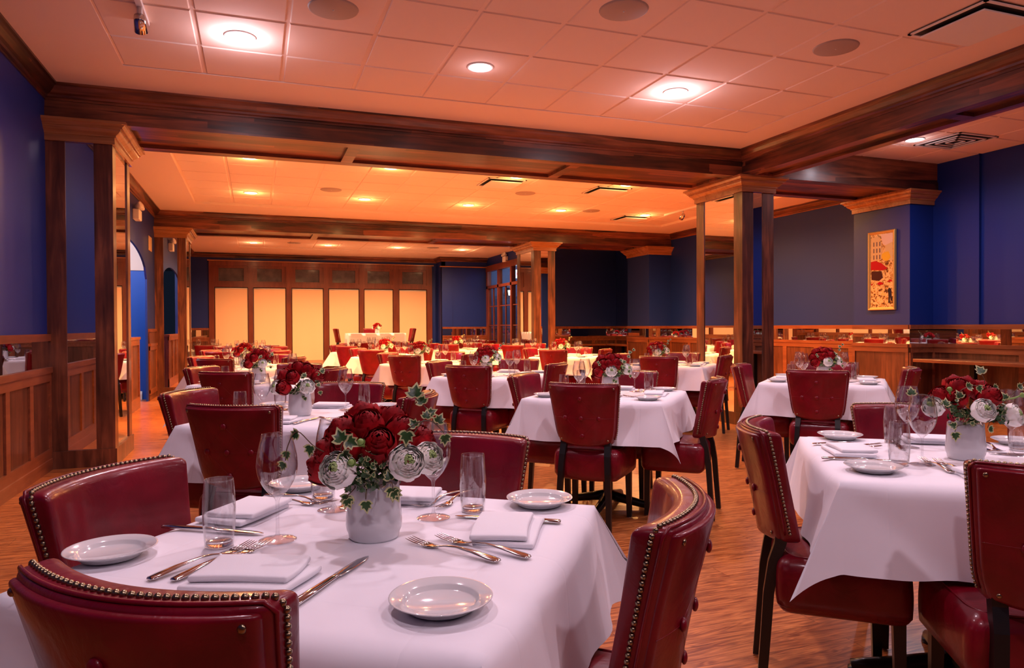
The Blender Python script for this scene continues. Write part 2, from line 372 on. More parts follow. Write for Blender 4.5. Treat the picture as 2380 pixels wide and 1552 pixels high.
downlight(7.18, 6.10, 3.342, 'w', P_AISLE, LIGHT_AISLE, 'bluish white downlight in the right aisle ceiling beside a square vent', 'right aisle downlights')
downlight(7.18, 3.2, 3.342, 'w', P_AISLE, LIGHT_AISLE, 'white downlight in the right aisle ceiling outside the photo', 'right aisle downlights')

# ------------------------------------------------------------ room shell
YB = -2.6; ZC = 3.27
m = MB(); m.box(-4.2, 9.6, YB - .2, 23.0, -0.1, 0); struct(m, 'floor', floorM)
m = MB(); m.box(-4.2, 9.6, YB - .2, 23.0, 3.42, 3.55); 
# soffit border of each bay
def soffit(m, x0, x1, y0, y1, fx0, fx1, fy0, fy1, z=ZC, t=0.12):
    m.box(x0, fx0, y0, y1, z, z + t); m.box(fx1, x1, y0, y1, z, z + t); m.box(fx0, fx1, y0, fy0, z, z + t); m.box(fx0, fx1, fy1, y1, z, z + t)
soffit(m, -1.75, 5.50, YB, 7.0, -0.97, 4.98, -1.1, 6.29)
soffit(m, -1.75, 8.95, 7.85, 13.9, -0.94, 8.0, 8.6, 12.86)
soffit(m, -1.75, 6.85, 14.75, 21.2, -0.40, 5.6, 15.7, 19.41)
m.box(5.85, 8.9, YB, 7.0, 3.35, 3.42); m.box(6.7, 8.95, 14.75, 16.5, ZC, 3.4)
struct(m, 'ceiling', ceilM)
def tiles(name, x0, x1, nx, y0, y1, ny, z, drop=0.008):
    m = MB(); dx = (x1 - x0) / nx; dy = (y1 - y0) / ny; g = 0.013; b = 0.008
    for i in range(nx):
        for j in range(ny):
            a, c = x0 + i * dx + g, x0 + (i + 1) * dx - g; e, f = y0 + j * dy + g, y0 + (j + 1) * dy - g
            vs = [(a, e, z), (c, e, z), (c, f, z), (a, f, z), (a + b, e + b, z - drop), (c - b, e + b, z - drop), (c - b, f - b, z - drop), (a + b, f - b, z - drop)]
            m.add(vs, [(4, 7, 6, 5), (0, 1, 5, 4), (1, 2, 6, 5), (2, 3, 7, 6), (3, 0, 4, 7)])
    m.box(x0, x1, y0, y1, z - 0.0005, z + 0.08)
    return struct(m, name, tileM)
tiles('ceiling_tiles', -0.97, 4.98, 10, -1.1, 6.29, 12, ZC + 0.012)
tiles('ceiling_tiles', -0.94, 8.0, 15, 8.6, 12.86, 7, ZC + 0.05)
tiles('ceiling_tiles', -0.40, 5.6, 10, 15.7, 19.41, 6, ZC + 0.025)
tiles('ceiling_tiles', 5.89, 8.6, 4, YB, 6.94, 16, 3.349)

CROWN = [(0, 0), (0.115, 0), (0.115, -0.018), (0.098, -0.026), (0.085, -0.045), (0.055, -0.075), (0.035, -0.086), (0.030, -0.104), (0.012, -0.110), (0.012, -0.128), (0, -0.128)]
CAPM = [(0.020, -0.030), (0.032, -0.026), (0.032, -0.014), (0.040, -0.008), (0.060, 0.006), (0.072, 0.020), (0.076, 0.034), (0.090, 0.036), (0.090, 0.046), (0.100, 0.054), (0.112, 0.066), (0.125, 0.070), (0.125, 0.092), (0.0, 0.092), (0.0, -0.085), (0.020, -0.085)]
BASEB = [(0, 0), (0.022, 0), (0.022, 0.095), (0.016, 0.105), (0.013, 0.125), (0.006, 0.135), (0, 0.14)]
def wall_panel(m, ax, face, a0, a1, out, z_rail=(1.14, 1.20), z_mir=0.945, z_cap=0.90, panels=None, mirror=True):
    """wainscot on a wall plane; ax=0: plane x=face running along y; ax=1: plane y=face running along x"""
    def bx(t0, t1, s0, s1, z0, z1, mi):
        lo, hi = sorted((face + out * t0, face + out * t1))
        if ax == 0: m.box(lo, hi, s0, s1, z0, z1, mi)
        else: m.box(s0, s1, lo, hi, z0, z1, mi)
    bx(0.0, 0.030, a0, a1, z_rail[0], z_rail[1], 1)
    bx(0.0, 0.016, a0, a1, z_mir, z_rail[0], 2 if mirror else 0)
    bx(0.0, 0.040, a0, a1, z_cap, z_mir, 1)
    bx(0.0, 0.014, a0, a1, 0.0, z_cap, 0)
    n = panels or max(1, round((a1 - a0) / 0.62)); d = (a1 - a0) / n
    for k in range(n + 1):
        s = a0 + k * d; bx(0.014, 0.028, max(a0, s - 0.045), min(a1, s + 0.045), 0.12, z_cap, 1)
    bx(0.013, 0.0295, a0, a1, z_cap - 0.07, z_cap, 1); bx(0.013, 0.0295, a0, a1, 0.10, 0.18, 1)
PM = [woodP, woodR, mirrorM]
def baseboard(name, p0, p1, out, mat):
    m = MB(); m.prism([(a + 0.012, b) for a, b in BASEB], p0, p1, Z_, out); struct(m, name, mat)
# left wall x=-1.67 with arched opening between y=9.4 and y=12.97
XL = -1.67; AY0, AY1, AZ0, AZ1 = 9.1, 12.90, 2.00, 2.47
m = MB(); m.box(XL - .14, XL, YB, AY0, 0, 3.3); m.box(XL - .03, XL, AY1, 13.4, 0, 3.3); m.box(XL - .14, XL, 13.4, 21.2, 0, 3.3)
N = 24
def arch(u, v):
    y = AY0 + (AY1 - AY0) * u; c = (2 * u - 1); z = AZ0 + (AZ1 - AZ0) * math.sqrt(max(0, 1 - c * c))
    return y, z
for k in range(N):
    y0, z0 = arch(k / N, 0); y1, z1 = arch((k + 1) / N, 0)
    vs = [(XL, y0, z0), (XL, y1, z1), (XL, y1, 3.3), (XL, y0, 3.3), (XL - .03, y0, z0), (XL - .03, y1, z1), (XL - .03, y1, 3.3), (XL - .03, y0, 3.3)]
    m.add(vs, [(0, 1, 2, 3), (4, 7, 6, 5), (0, 4, 5, 1), (3, 2, 6, 7)])
struct(m, 'wall_left', blueM)
m = MB()
wall_panel(m, 0, XL, YB, 6.99, 1, (1.095, 1.155), 0.875, 0.825, panels=17)
struct(m, 'trim_1', PM)
m = MB(); wall_panel(m, 0, XL, 12.97, 13.83, 1, (1.14, 1.19), 0.945, 0.90, 1, mirror=False); struct(m, 'trim_2', PM)
m = MB(); wall_panel(m, 0, XL, 14.8, 21.1, 1, (1.14, 1.20), 0.945, 0.90, 9); struct(m, 'trim_3', PM)
baseboard('baseboard_left', (XL, YB, 0), (XL, 6.99, 0), X_, woodR)
# low panelled wall inside the arch
m = MB(); m.box(XL - 0.08, XL + 0.0, AY0, 11.93, 0, 1.03, 0); m.box(XL - 0.10, XL + 0.03, AY0, 11.95, 1.03, 1.07, 1)
for k in range(5):
    s = AY0 + k * (11.93 - AY0) / 4; m.box(XL, XL + 0.018, max(AY0, s - 0.05), min(11.93, s + 0.05), 0, 1.03, 1)
m.box(XL - .001, XL + 0.0195, AY0, 11.93, 0.95, 1.03, 1); m.box(XL - .001, XL + 0.0195, AY0, 11.93, 0, 0.17, 1)
struct(m, 'trim_4', PM)
# hall behind the arch
m = MB(); m.box(-3.7, -3.6, 7.5, 13.5, 0, 3.0); struct(m, 'wall_hall', blueM)
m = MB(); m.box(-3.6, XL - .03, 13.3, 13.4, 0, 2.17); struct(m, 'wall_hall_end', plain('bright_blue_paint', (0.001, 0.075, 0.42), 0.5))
m = MB(); m.box(-3.6, XL - .03, 13.28, 13.4, 2.17, 3.0); struct(m, 'wall_hall_bulkhead', ceilM)
m = MB(); m.box(-3.7, XL - .14, 7.5, 13.4, 2.9, 3.0); struct(m, 'ceiling_hall', ceilM)
m = MB(); m.prism(BASEB, (-3.6, 13.3, 0), (XL - .14, 13.3, 0), Z_, Vector((0, -1, 0))); struct(m, 'baseboard_hall', whiteM)
hl = empty('downlight', (-2.6, 11.6, 2.9), 0, 'cool white downlight in the hall behind the left arch', 'ceiling light')
m = MB(); m.lathe([(0.088, 0.0), (0.088, -0.006), (0.066, 0.0)], 24); m.build('trim_ring', whiteM, hl, True)
m = MB(); m.lathe([(0.0, -0.010), (0.067, -0.001)], 24); m.build('lens', lampW, hl, True)
l = bpy.data.lights.new('lamp', 'POINT'); l.energy = 130; l.color = (0.80, 0.85, 1.0); l.shadow_soft_size = 0.07
o = bpy.data.objects.new('lamp', l); COL.objects.link(o); o.parent = hl; o.location = (0, 0, -0.12)

# right wall
m = MB(); m.box(8.6, 8.75, YB, 7.0, 0, 3.45); m.box(8.56, 8.6, 6.35, 6.99, 0, 3.38); struct(m, 'wall_right', blueM)
m = MB(); wall_panel(m, 0, 8.56, YB, 6.99, -1, panels=8); struct(m, 'trim_5', PM)
XR2 = 8.86
m = MB(); m.box(XR2, XR2 + .14, 7.0, 16.6, 0, 3.4); struct(m, 'wall_right_middle', blueM)
m = MB(); wall_panel(m, 0, XR2, 7.92, 13.83, -1, panels=8); struct(m, 'trim_6', PM)
m = MB(); wall_panel(m, 0, XR2, 14.8, 16.43, -1, panels=2); struct(m, 'trim_7', PM)
# pilasters on the right wall
def wall_pilaster(name, x0, y0, y1, x1=8.86):
    m = MB(); m.box(x0, x1, y0, y1, 0, 2.98); struct(m, name, blueM)
    m = MB(); wall_panel(m, 0, x0, y0, y1, -1, panels=1); wall_panel(m, 1, y0, x0 - .02, x1, -1, panels=1)
    return struct(m, 'trim_8', PM)
wall_pilaster('wall_pilaster', 8.14, 6.99, 7.92); wall_pilaster('wall_pilaster', 8.29, 13.83, 14.8)
def cap(name, x0, x1, y0, y1, z, sides, mat):
    """moulded cap round a shaft; sides in 'lrnf'"""
    m = MB(); P = CAPM
    if 'n' in sides: m.prism(P, (x0, y0, z), (x1, y0, z), Z_, -Y_, m0=-1 if 'l' in sides else 0, m1=-1 if 'r' in sides else 0)
    if 'f' in sides: m.prism(P, (x0, y1, z), (x1, y1, z), Z_, Y_, m0=-1 if 'l' in sides else 0, m1=-1 if 'r' in sides else 0)
    if 'l' in sides: m.prism(P, (x0, y0, z), (x0, y1, z), Z_, -X_, m0=-1 if 'n' in sides else 0, m1=-1 if 'f' in sides else 0)
    if 'r' in sides: m.prism(P, (x1, y0, z), (x1, y1, z), Z_, X_, m0=-1 if 'n' in sides else 0, m1=-1 if 'f' in sides else 0)
    return m
for (x0, y0, y1) in ((8.14, 6.99, 7.92), (8.29, 13.83, 14.8)):
    struct(cap('c', x0, 8.86, y0, y1, 2.885, 'nlf', woodC), 'trim_9', woodC)
# dark wall at the back of the right alcove and vestibule
m = MB(); m.box(6.86, 9.0, 16.43, 16.55, 0, 3.4); struct(m, 'wall_alcove', blueM)
m = MB(); wall_panel(m, 1, 16.43, 6.86, 8.86, -1, panels=3); struct(m, 'trim_10', PM)
# far wall
YF = 21.1
m = MB()
m.box(XL, -1.2, YF, YF + .15, 0, 3.3); m.box(5.05, 5.3, YF, YF + .15, 0, 3.3); m.box(-1.2, 5.05, YF, YF + .15, 3.06, 3.3); struct(m, 'wall_far', blueM)
m = MB(); m.box(5.2, 6.75, 20.4, 20.5, 0, 3.3); m.box(5.2, 5.3, 20.4, YF, 0, 3.3); struct(m, 'wall_far_right', blueM)
m = MB(); m.box(5.19, 5.50, 20.37, 20.4, 1.2, 2.99); struct(m, 'wall_far_pier', blueM)
m = MB(); wall_panel(m, 1, 20.4, 5.2, 6.6, -1, panels=2); wall_panel(m, 1, YF, XL, -1.2, -1, panels=1); struct(m, 'trim_11', PM)
m = MB(); m.box(5.12, 6.62, 20.30, 20.4, 2.97, 3.0); struct(m, 'trim_12', woodC)
m = MB(); m.box(-1.24, 5.1, YF - .09, YF, 3.045, 3.075); struct(m, 'trim_13', woodC)
# wall behind the camera
m = MB(); m.box(-1.8, 8.8, YB - .12, YB, 0, 3.5); struct(m, 'wall_back', blueM)
m = MB(); wall_panel(m, 1, YB, -1.67, 8.56, 1, panels=14); struct(m, 'trim_14', PM)

# crown mouldings along walls
def crown(name, p0, p1, out, m0=1, m1=1, mat=None):
    m = MB(); m.prism(CROWN, p0, p1, Z_, out, m0=m0, m1=m1); struct(m, name, mat or woodY)
crown('trim_15', (XL, YB, ZC), (XL, 6.99, ZC), X_)
crown('trim_16', (XL, 7.9, ZC), (XL, 13.83, ZC), X_)
crown('trim_17', (XL, 14.8, ZC), (XL, YF, ZC), X_)
crown('trim_18', (XL, YF, ZC), (5.2, YF, ZC), -Y_, mat=woodX)
crown('trim_19', (5.2, 20.4, ZC), (5.2, YF, ZC), -X_, m0=-1, m1=1)
crown('trim_20', (5.2, 20.4, ZC), (6.95, 20.4, ZC), -Y_, m0=-1, m1=0, mat=woodX)
crown('trim_21', (XR2, 7.9, ZC), (XR2, 13.83, ZC), -X_)
crown('trim_22', (XL, YB, ZC), (5.465, YB, ZC), Y_, mat=woodX)

# ------------------------------------------------------------ beams
def beam_x(name, x0, x1, y0, y1, crown_near=True, crown_far=True, splits=(), ztop=3.3, nearboard=True):
    m = MB(); z0 = 2.975
    m.box(x0, x1, y0 + .02, y1 - .02, z0 + .035, ztop)
    m.box(x0, x1, y0 - .012, y0 + .02, z0, z0 + .115)                # proud lower board
    m.box(x0, x1, y0, y0 + .02, z0 + .115, ztop)
    m.box(x0, x1, y1 - .02, y1 + .012, z0, z0 + .115); m.box(x0, x1, y1 - .02, y1, z0 + .115, ztop)
    m.box(x0, x1, y0 + .02, y0 + .13, z0, z0 + .04); m.box(x0, x1, y1 - .13, y1 - .02, z0, z0 + .04)
    for s in splits: m.box(s - .06, s + .06, y0 + .13, y1 - .13, z0, z0 + .04)
    if crown_near: m.prism(CROWN, (x0, y0, ZC), (x1, y0, ZC), Z_, -Y_, m0=1, m1=1)
    if crown_far: m.prism(CROWN, (x0, y1, ZC), (x1, y1, ZC), Z_, Y_, m0=1, m1=1)
    return struct(m, name, woodX)
beam_x('ceiling_beam', XL, 5.465, 6.99, 7.9, splits=(XL + .55, 0.93, 3.34, 5.35))
beam_x('ceiling_beam', 5.46, 8.6, 6.93, 7.9, crown_near=False, splits=(5.95, 8.1), ztop=3.42)
beam_x('ceiling_beam', XL, XR2, 13.83, 14.85, splits=(-1.1, 1.1, 3.5, 5.45, 6.1, 8.2))
m = MB()
x0, x1, z0 = 5.465, 5.885, 2.975
m.box(x0 + .02, x1 - .02, YB, 6.99, z0 + .035, 3.42)
for (a, b) in ((x0 - .012, x0 + .02), (x1 - .02, x1 + .012)): m.box(a, b, YB, 6.99, z0, z0 + .115)
m.box(x0, x0 + .02, YB, 6.99, z0 + .115, 3.42); m.box(x1 - .02, x1, YB, 6.99, z0 + .115, 3.42)
m.box(x0 + .02, x0 + .10, YB, 6.99, z0, z0 + .04); m.box(x1 - .10, x1 - .02, YB, 6.99, z0, z0 + .04)
for y in (-1, 1.7, 4.4, 6.9): m.box(x0 + .1, x1 - .1, y - .06, y + .06, z0, z0 + .04)
m.prism(CROWN, (x0, YB, ZC), (x0, 6.99, ZC), Z_, -X_, m0=1, m1=1)
struct(m, 'ceiling_beam', woodY)

# ------------------------------------------------------------ mirrored columns
def column(x0, x1, y0, y1, sides, label, stile=0.145, cs='nlrf'):
    r = empty('mirrored_column', ((x0 + x1) / 2, (y0 + y1) / 2, 0), 0, label, 'column', 'square mirrored wood columns')
    cx, cy = (x0 + x1) / 2, (y0 + y1) / 2
    def B(m, a, b, c, d, e, f, mi=0): m.box(a - cx, b - cx, c - cy, d - cy, e, f, mi)
    t = 0.022
    core = MB(); B(core, x0 + t, x1 - t, y0 + t, y1 - t, 0, 2.9); core.build('core', woodZ, r)
    fr = MB()
    for s in sides:
        st = stile
        if s in 'nf':
            ya, yb = (y0, y0 + t) if s == 'n' else (y1 - t, y1)
            st = min(stile, (x1 - x0) * 0.36)
            B(fr, x0, x0 + st, ya, yb, 0.14, 2.90); B(fr, x1 - st, x1, ya, yb, 0.14, 2.90)
            B(fr, x0 + st, x1 - st, ya, yb, 2.80, 2.90)
            mr = MB(); B(mr, x0 + st, x1 - st, *((ya + .010, yb + .002) if s == 'n' else (ya - .002, yb - .010)), 0.15, 2.80); mr.build('mirror', mirrorM, r)
        else:
            xa, xb = (x0, x0 + t) if s == 'l' else (x1 - t, x1)
            B(fr, xa, xb, y0 + t, y0 + st, 0.14, 2.90); B(fr, xa, xb, y1 - st, y1 - t, 0.14, 2.90)
            B(fr, xa, xb, y0 + st, y1 - st, 2.80, 2.90)
            mr = MB(); B(mr, *((xa + .010, xb + .002) if s == 'l' else (xa - .002, xb - .010)), y0 + st, y1 - st, 0.15, 2.80); mr.build('mirror', mirrorM, r)
    fr.build('frame', woodZ, r)
    pl = MB(); e = 0.014
    B(pl, x0 - (e if 'l' in sides else 0), x1 + (e if 'r' in sides else 0), y0 - (e if 'n' in sides else 0), y1 + (e if 'f' in sides else 0), 0, 0.15); pl.build('plinth', woodZ, r)
    c = cap('c', x0 - cx, x1 - cx, y0 - cy, y1 - cy, 2.885, sides, woodC); c.build('cap_moulding', woodC, r)
    return r
column(XL, -1.165, 6.99, 7.87, 'nrf', 'wide square mirrored wood column against the left wall, nearest the camera')
column(XL, -1.165, 13.83, 14.80, 'nrf', 'farther mirrored wood column against the left wall, past the blue arch', 0.14)
column(5.465, 5.925, 6.99, 7.92, 'nlrf', 'free-standing square mirrored wood column right of centre in the room', 0.16)
column(5.515, 6.00, 13.83, 14.85, 'nlrf', 'farther free-standing mirrored wood column beside the glazed partition', 0.16)

# ------------------------------------------------------------ windows with roller shades
wx = [(-1.05, -.217), (-.047, .793), (.98, 1.826), (2.008, 2.846), (3.022, 3.85), (4.057, 4.874)]
edges = [-1.208] + [(wx[i][1] + wx[i + 1][0]) / 2 for i in range(5)] + [5.052]
for i in range(6):
    e0, e1 = edges[i], edges[i + 1]; a, b = wx[i]
    m = MB(); y0, y1 = YF - .05, YF + .12
    m.box(e0, a - .02, y0, y1, 0, 3.06); m.box(b + .02, e1, y0, y1, 0, 3.06)
    m.box(a - .02, b + .02, y0, y1, 2.93, 3.06); m.box(a - .02, b + .02, y0, y1, 2.33, 2.46); m.box(a - .02, b + .02, y0 + .02, y1, 0, 0.12)
    # transom sash
    m.box(a - .02, a + .09, y0 + .03, y1, 2.46, 2.93); m.box(b - .09, b + .02, y0 + .03, y1, 2.46, 2.93)
    m.box(a + .09, b - .09, y0 + .03, y1, 2.86, 2.93); m.box(a + .09, b - .09, y0 + .03, y1, 2.46, 2.50)
    o = struct(m, 'window_%d' % (i + 1), woodF)
    g = MB(); g.box(a + .085, b - .085, YF + .03, YF + .04, 2.49, 2.87); g.build('transom_pane', transM, o)
    g = MB(); g.box(a - .02, b + .02, YF + .09, YF + .10, 0.1, 2.35); g.build('window_pane', transM, o)
    t = empty('roller_shade', ((a + b) / 2, YF - .02, 2.28), 0, 'cream roller shade pulled down over the %s tall window from the left' % ordn[i], 'window shade', 'roller shades of the far windows')
    hw = (b - a) / 2
    sh = MB(); rnd = random.Random(i)
    ph = rnd.random() * 6
    sh.grid(lambda u, v: (-hw + 2 * hw * u, -0.004 * math.sin(u * 9 + ph) * v * 2 + 0.005 * math.sin(u * 3 + v * 4 + ph), -2.1 * v), 16, 12)
    sh.build('fabric', shadeM, t, True)
    b2 = MB(); b2.tube([(-hw, 0.0, 0.015), (hw, 0.0, 0.015)], 0.016, 10); b2.build('roller_tube', whiteM, t, True)
    b3 = MB(); b3.box(-hw, hw, -0.008, 0.008, -2.12, -2.09); b3.build('hem_bar', whiteM, t)

# ------------------------------------------------------------ glazed partition on the right of the far bay
PX = 6.62
m = MB()
posts = [20.36, 19.3, 18.2, 17.1, 16.5]
for k, y in enumerate(posts):
    w_ = 0.09 if k in (0, 4) else 0.055
    m.box(PX - .05, PX + .08, y - w_, y + (0.04 if k == 0 else w_), 0, 2.87)
m.box(PX - .06, PX + .09, 16.43, 20.4, 2.85, 3.02); m.box(PX - .05, PX + .08, 16.43, 20.4, 2.34, 2.42); m.box(PX - .05, PX + .08, 16.43, 20.4, 0, 0.22)
for k in range(4):
    a, b = posts[k + 1], posts[k]; c = (a + b) / 2
    m.box(PX - .01, PX + .03, c - .018, c + .018, 0.2, 2.34)
    for z in (0.72, 1.24, 1.80): m.box(PX - .01, PX + .03, a, b, z - .013, z + .013)
pw = struct(m, 'window_7', woodF)
g = MB(); g.box(PX + .008, PX + .014, 16.5, 20.4, 0.2, 2.85); g.build('window_pane', paneM, pw)
m = MB(); m.box(PX - .02, PX + .1, 14.85, 20.4, 3.0, 3.3); struct(m, 'wall_partition', blueM)
# vestibule behind the glass
m = MB(); m.box(9.0, 9.1, 16.5, 21.2, 0, 3.3); m.box(6.75, 9.0, 20.9, 21.0, 0, 3.3); struct(m, 'wall_vestibule', plain('slate_blue_paint', (0.10, 0.14, 0.24), 0.6))
m = MB(); m.box(PX + .1, 9.1, 16.5, 21.0, 3.27, 3.4); struct(m, 'ceiling_vestibule', ceilM)
m = MB()
m.box(7.0, 8.1, 20.84, 20.9, 0, 2.15); m.box(7.08, 8.02, 20.82, 20.84, 0.1, 2.07, 1)
dr = struct(m, 'door_1', [plain('slate_door', (0.06, 0.08, 0.13), 0.5), plain('door_panel', (0.09, 0.12, 0.2), 0.5)])
hk = MB(); hk.tube([(7.15, 20.80, 1.0), (7.15, 20.76, 1.0), (7.28, 20.76, 1.0)], 0.012, 8); hk.build('door_handle', steel, dr, True)
# exit sign
ex = empty('exit_sign', (7.04, 18.85, 2.58), math.radians(-14), 'lit white exit sign with red letters behind the glass partition', 'sign')
m = MB(); m.box(-.17, .17, 0, .06, 0, .24); m.build('housing', emis('exit_glow', (0.75, 0.95, 1.0), 2.2), ex)
m = MB()
def letter(m, ch, x, z, h, w_, t, y=-0.004):
    S = {'E': [(0, 0, 0, 1), (0, 0, 1, 0), (0, .5, .8, .5), (0, 1, 1, 1)], 'X': [(0, 0, 1, 1), (0, 1, 1, 0)], 'I': [(.5, 0, .5, 1)], 'T': [(.5, 0, .5, 1), (0, 1, 1, 1)]}[ch]
    for (a, b, c, d) in S:
        p = Vector((x + a * w_, y, z + b * h)); q = Vector((x + c * w_, y, z + d * h)); dd = (q - p).normalized(); n = Vector((-dd.z, 0, dd.x)) * t / 2
        e = dd * t / 2
        m.add([p - n - e, q - n + e, q + n + e, p + n - e, p - n - e + Y_ * .004, q - n + e + Y_ * .004, q + n + e + Y_ * .004, p + n - e + Y_ * .004], [(0, 1, 2, 3), (7, 6, 5, 4), (0, 4, 5, 1), (1, 5, 6, 2), (2, 6, 7, 3), (3, 7, 4, 0)])
for k, ch in enumerate('EXIT'): letter(m, ch, -.13 + k * .07, .06, .12, .05, .014)
m.build('lettering', emis('exit_red', (1, 0.05, 0.08), 1.5), ex)
m = MB(); m.box(-.012, .012, .02, .044, .24, .62); m.build('stem', whiteM, ex)
# wall lantern
lt = empty('wall_lantern', (7.42, 20.80, 2.28), 0, 'small lit wall lantern seen through the glass partition', 'lamp')
m = MB(); m.box(-.05, .05, .02, .04, -.08, .14); m.tube([(0, .03, .08), (0, -.05, .14), (0, -.12, .10)], .008, 8); m.build('bracket', blackI, lt, True)
m = MB()
for sx in (-1, 1):
    for sy in (-1, 1): m.tube([(sx * .05, -.12 + sy * .05, .06), (sx * .03, -.12 + sy * .03, -.12)], .005, 6)
m.lathe([(0, .12), (.02, .10), (.08, .06), (.08, .055), (0, .055)], 6, c=(0, -.12, 0)); m.lathe([(0, -.15), (.035, -.12), (.035, -.115), (0, -.115)], 6, c=(0, -.12, 0)); m.build('cage', blackI, lt)
m = MB(); m.lathe([(0, .05), (.045, .05), (.028, -.11), (0, -.11)], 6, c=(0, -.12, 0)); m.build('glass_body', emis('lantern_glow', (1, 0.82, 0.6), 5), lt)
l = bpy.data.lights.new('lamp', 'POINT'); l.energy = 45; l.color = (0.55, 0.68, 1.0); l.shadow_soft_size = 0.1  # added bluish fill for the vestibule, placed well away from the lantern body
o = bpy.data.objects.new('lamp', l); COL.objects.link(o); o.parent = lt; o.location = (0.3, -1.2, 0.6)

# ------------------------------------------------------------ wall counters
def counter(name, x0, x1, y0, y1, legs, label):
    r = empty(name, ((x0 + x1) / 2, (y0 + y1) / 2, 0), 0, label, 'counter', 'wood wall counters')
    cx, cy = (x0 + x1) / 2, (y0 + y1) / 2
    m = MB(); rbox(m, (x1 - x0) / 2, (y1 - y0) / 2, .022, .008, c=(0, 0, .732)); m.build('countertop', woodR, r, True)
    for (x, y) in legs:
        m = MB(); m.box(x - cx - .03, x - cx + .03, y - cy - .03, y - cy + .03, .03, .71); m.box(x - cx - .22, x - cx + .14, y - cy - .04, y - cy + .04, 0, .03); m.build('leg', blackI, r)
    return r
counter('wall_counter', 8.12, 8.52, 2.2, 6.93, [(8.4, 6.3), (8.4, 5.0), (8.4, 3.6)], 'long orange-lit wood counter ledge below the mirror strip on the right wall')
counter('wall_counter', 8.35, 8.81, 14.9, 16.39, [(8.6, 15.6)], 'short wood counter ledge in the dark alcove, along its right side')
counter('wall_counter', 6.95, 8.33, 15.97, 16.39, [(7.3, 16.2), (8.0, 16.2)], 'wood counter ledge along the back of the dark alcove')

# ------------------------------------------------------------ painting
FR = empty('framed_painting', (8.14, 7.42, 1.95), 0, 'tall gilt-framed street cafe painting with red umbrellas on the blue pilaster', 'picture')
m = MB(); hw, hh, fw = 0.225, 0.545, 0.04
FP = [(0, 0), (0, .028), (.008, .036), (.020, .034), (.028, .026), (.036, .024), (.04, .018), (.04, 0)]
def fside(p0, p1, inn):
    vs = []
    for (p, sg) in ((p0, 1), (p1, -1)):
        d = (Vector(p1) - Vector(p0)).normalized() * sg
        for (t, h_) in FP: q = Vector(p) + Vector(inn) * t + d * t; vs.append((-h_, q.x, q.y))
    n = len(FP); m.add(vs, [(i, (i + 1) % n, n + (i + 1) % n, n + i) for i in range(n)])
cs = [Vector((-hw, -hh)), Vector((hw, -hh)), Vector((hw, hh)), Vector((-hw, hh))]
for k, inn in enumerate(((0, 1), (-1, 0), (0, -1), (1, 0))): fside(cs[k], cs[(k + 1) % 4], inn)
m.build('frame', goldM, FR)
def art_mat():
    m, nt, b = new_mat('painting_canvas')
    tc = nd(nt, 'ShaderNodeTexCoord'); n = nd(nt, 'ShaderNodeTexNoise'); n.inputs['Scale'].default_value = 26; n.inputs['Detail'].default_value = 5; n.inputs['Distortion'].default_value = .8
    nt.links.new(tc.outputs['Object'], n.inputs['Vector'])
    rp = nd(nt, 'ShaderNodeValToRGB'); cr = rp.color_ramp; cr.elements[0].position = .36; cr.elements[0].color = (.10, .035, .015, 1); cr.elements[1].position = .62; cr.elements[1].color = (.75, .42, .12, 1)
    e = cr.elements.new(.46); e.color = (.55, .26, .06, 1); e = cr.elements.new(.54); e.color = (.72, .55, .28, 1)
    nt.links.new(n.outputs['Fac'], rp.inputs['Fac']); nt.links.new(rp.outputs['Color'], b.inputs['Base Color']); b.inputs['Roughness'].default_value = .15; return m
m = MB(); m.box(-.018, -.01, -hw + fw, hw - fw, -hh + fw, hh - fw); m.build('canvas', art_mat(), FR)
def art(name, polys, col, x=-.0195):
    m = MB()
    for k, p in enumerate(polys):
        n = len(p); m.add([(x, a, b) for a, b in p] + [(x + .0015, a, b) for a, b in p], [tuple(range(n)), tuple(range(2 * n - 1, n - 1, -1))] + [(i, n + i, n + (i + 1) % n, (i + 1) % n) for i in range(n)])
    m.build(name, plain('paint_' + name, col, .2), FR)
# viewed from -x side: +y is to the LEFT in the photo
art('painted_sky', [[(-.18, .50), (.02, .50), (-.02, .36), (-.18, .30)]], (.70, .50, .42))
art('painted_houses', [[(.18, .45), (.06, .49), (.0, .36), (.0, .16), (.18, .12)], [(-.06, .34), (-.18, .38), (-.18, .12), (-.06, .14)]], (.62, .42, .20), -.0200)
art('painted_windows', [[(.14 - i * .05, .40 - j * .09), (.12 - i * .05, .40 - j * .09), (.12 - i * .05, .34 - j * .09), (.14 - i * .05, .34 - j * .09)] for i in range(3) for j in range(3)], (.16, .10, .10), -.0205)
art('painted_tree', [[(-.07 + .07 * math.cos(t * .7) * (1 + .2 * (t % 2)), .19 + .06 * math.sin(t * .7) * (1 + .25 * (t % 3 == 0))) for t in range(9)]], (.70, .42, .03), -.0207)
art('painted_umbrellas', [[(.18, .02), (.18, .13), (.10, .14), (.0, .10), (-.10, .02), (-.02, .0), (.08, .01)], [(.08, -.18), (.03, -.15), (-.04, -.18), (.02, -.20)], [(-.08, -.16), (-.15, -.13), (-.18, -.16)], [(.18, -.18), (.14, -.17), (.17, -.20)]], (.42, .006, .012), -.0210)
art('painted_shade', [[(.17, .0), (.0, -.01), (-.02, -.10), (.04, -.14), (.17, -.12)]], (.06, .015, .012), -.0206)
art('painted_figure', [[(-.12, -.24), (-.155, -.26), (-.16, -.33), (-.175, -.42), (-.15, -.42), (-.14, -.36), (-.13, -.45), (-.11, -.45), (-.115, -.33), (-.10, -.28)]], (.03, .02, .025), -.0212)

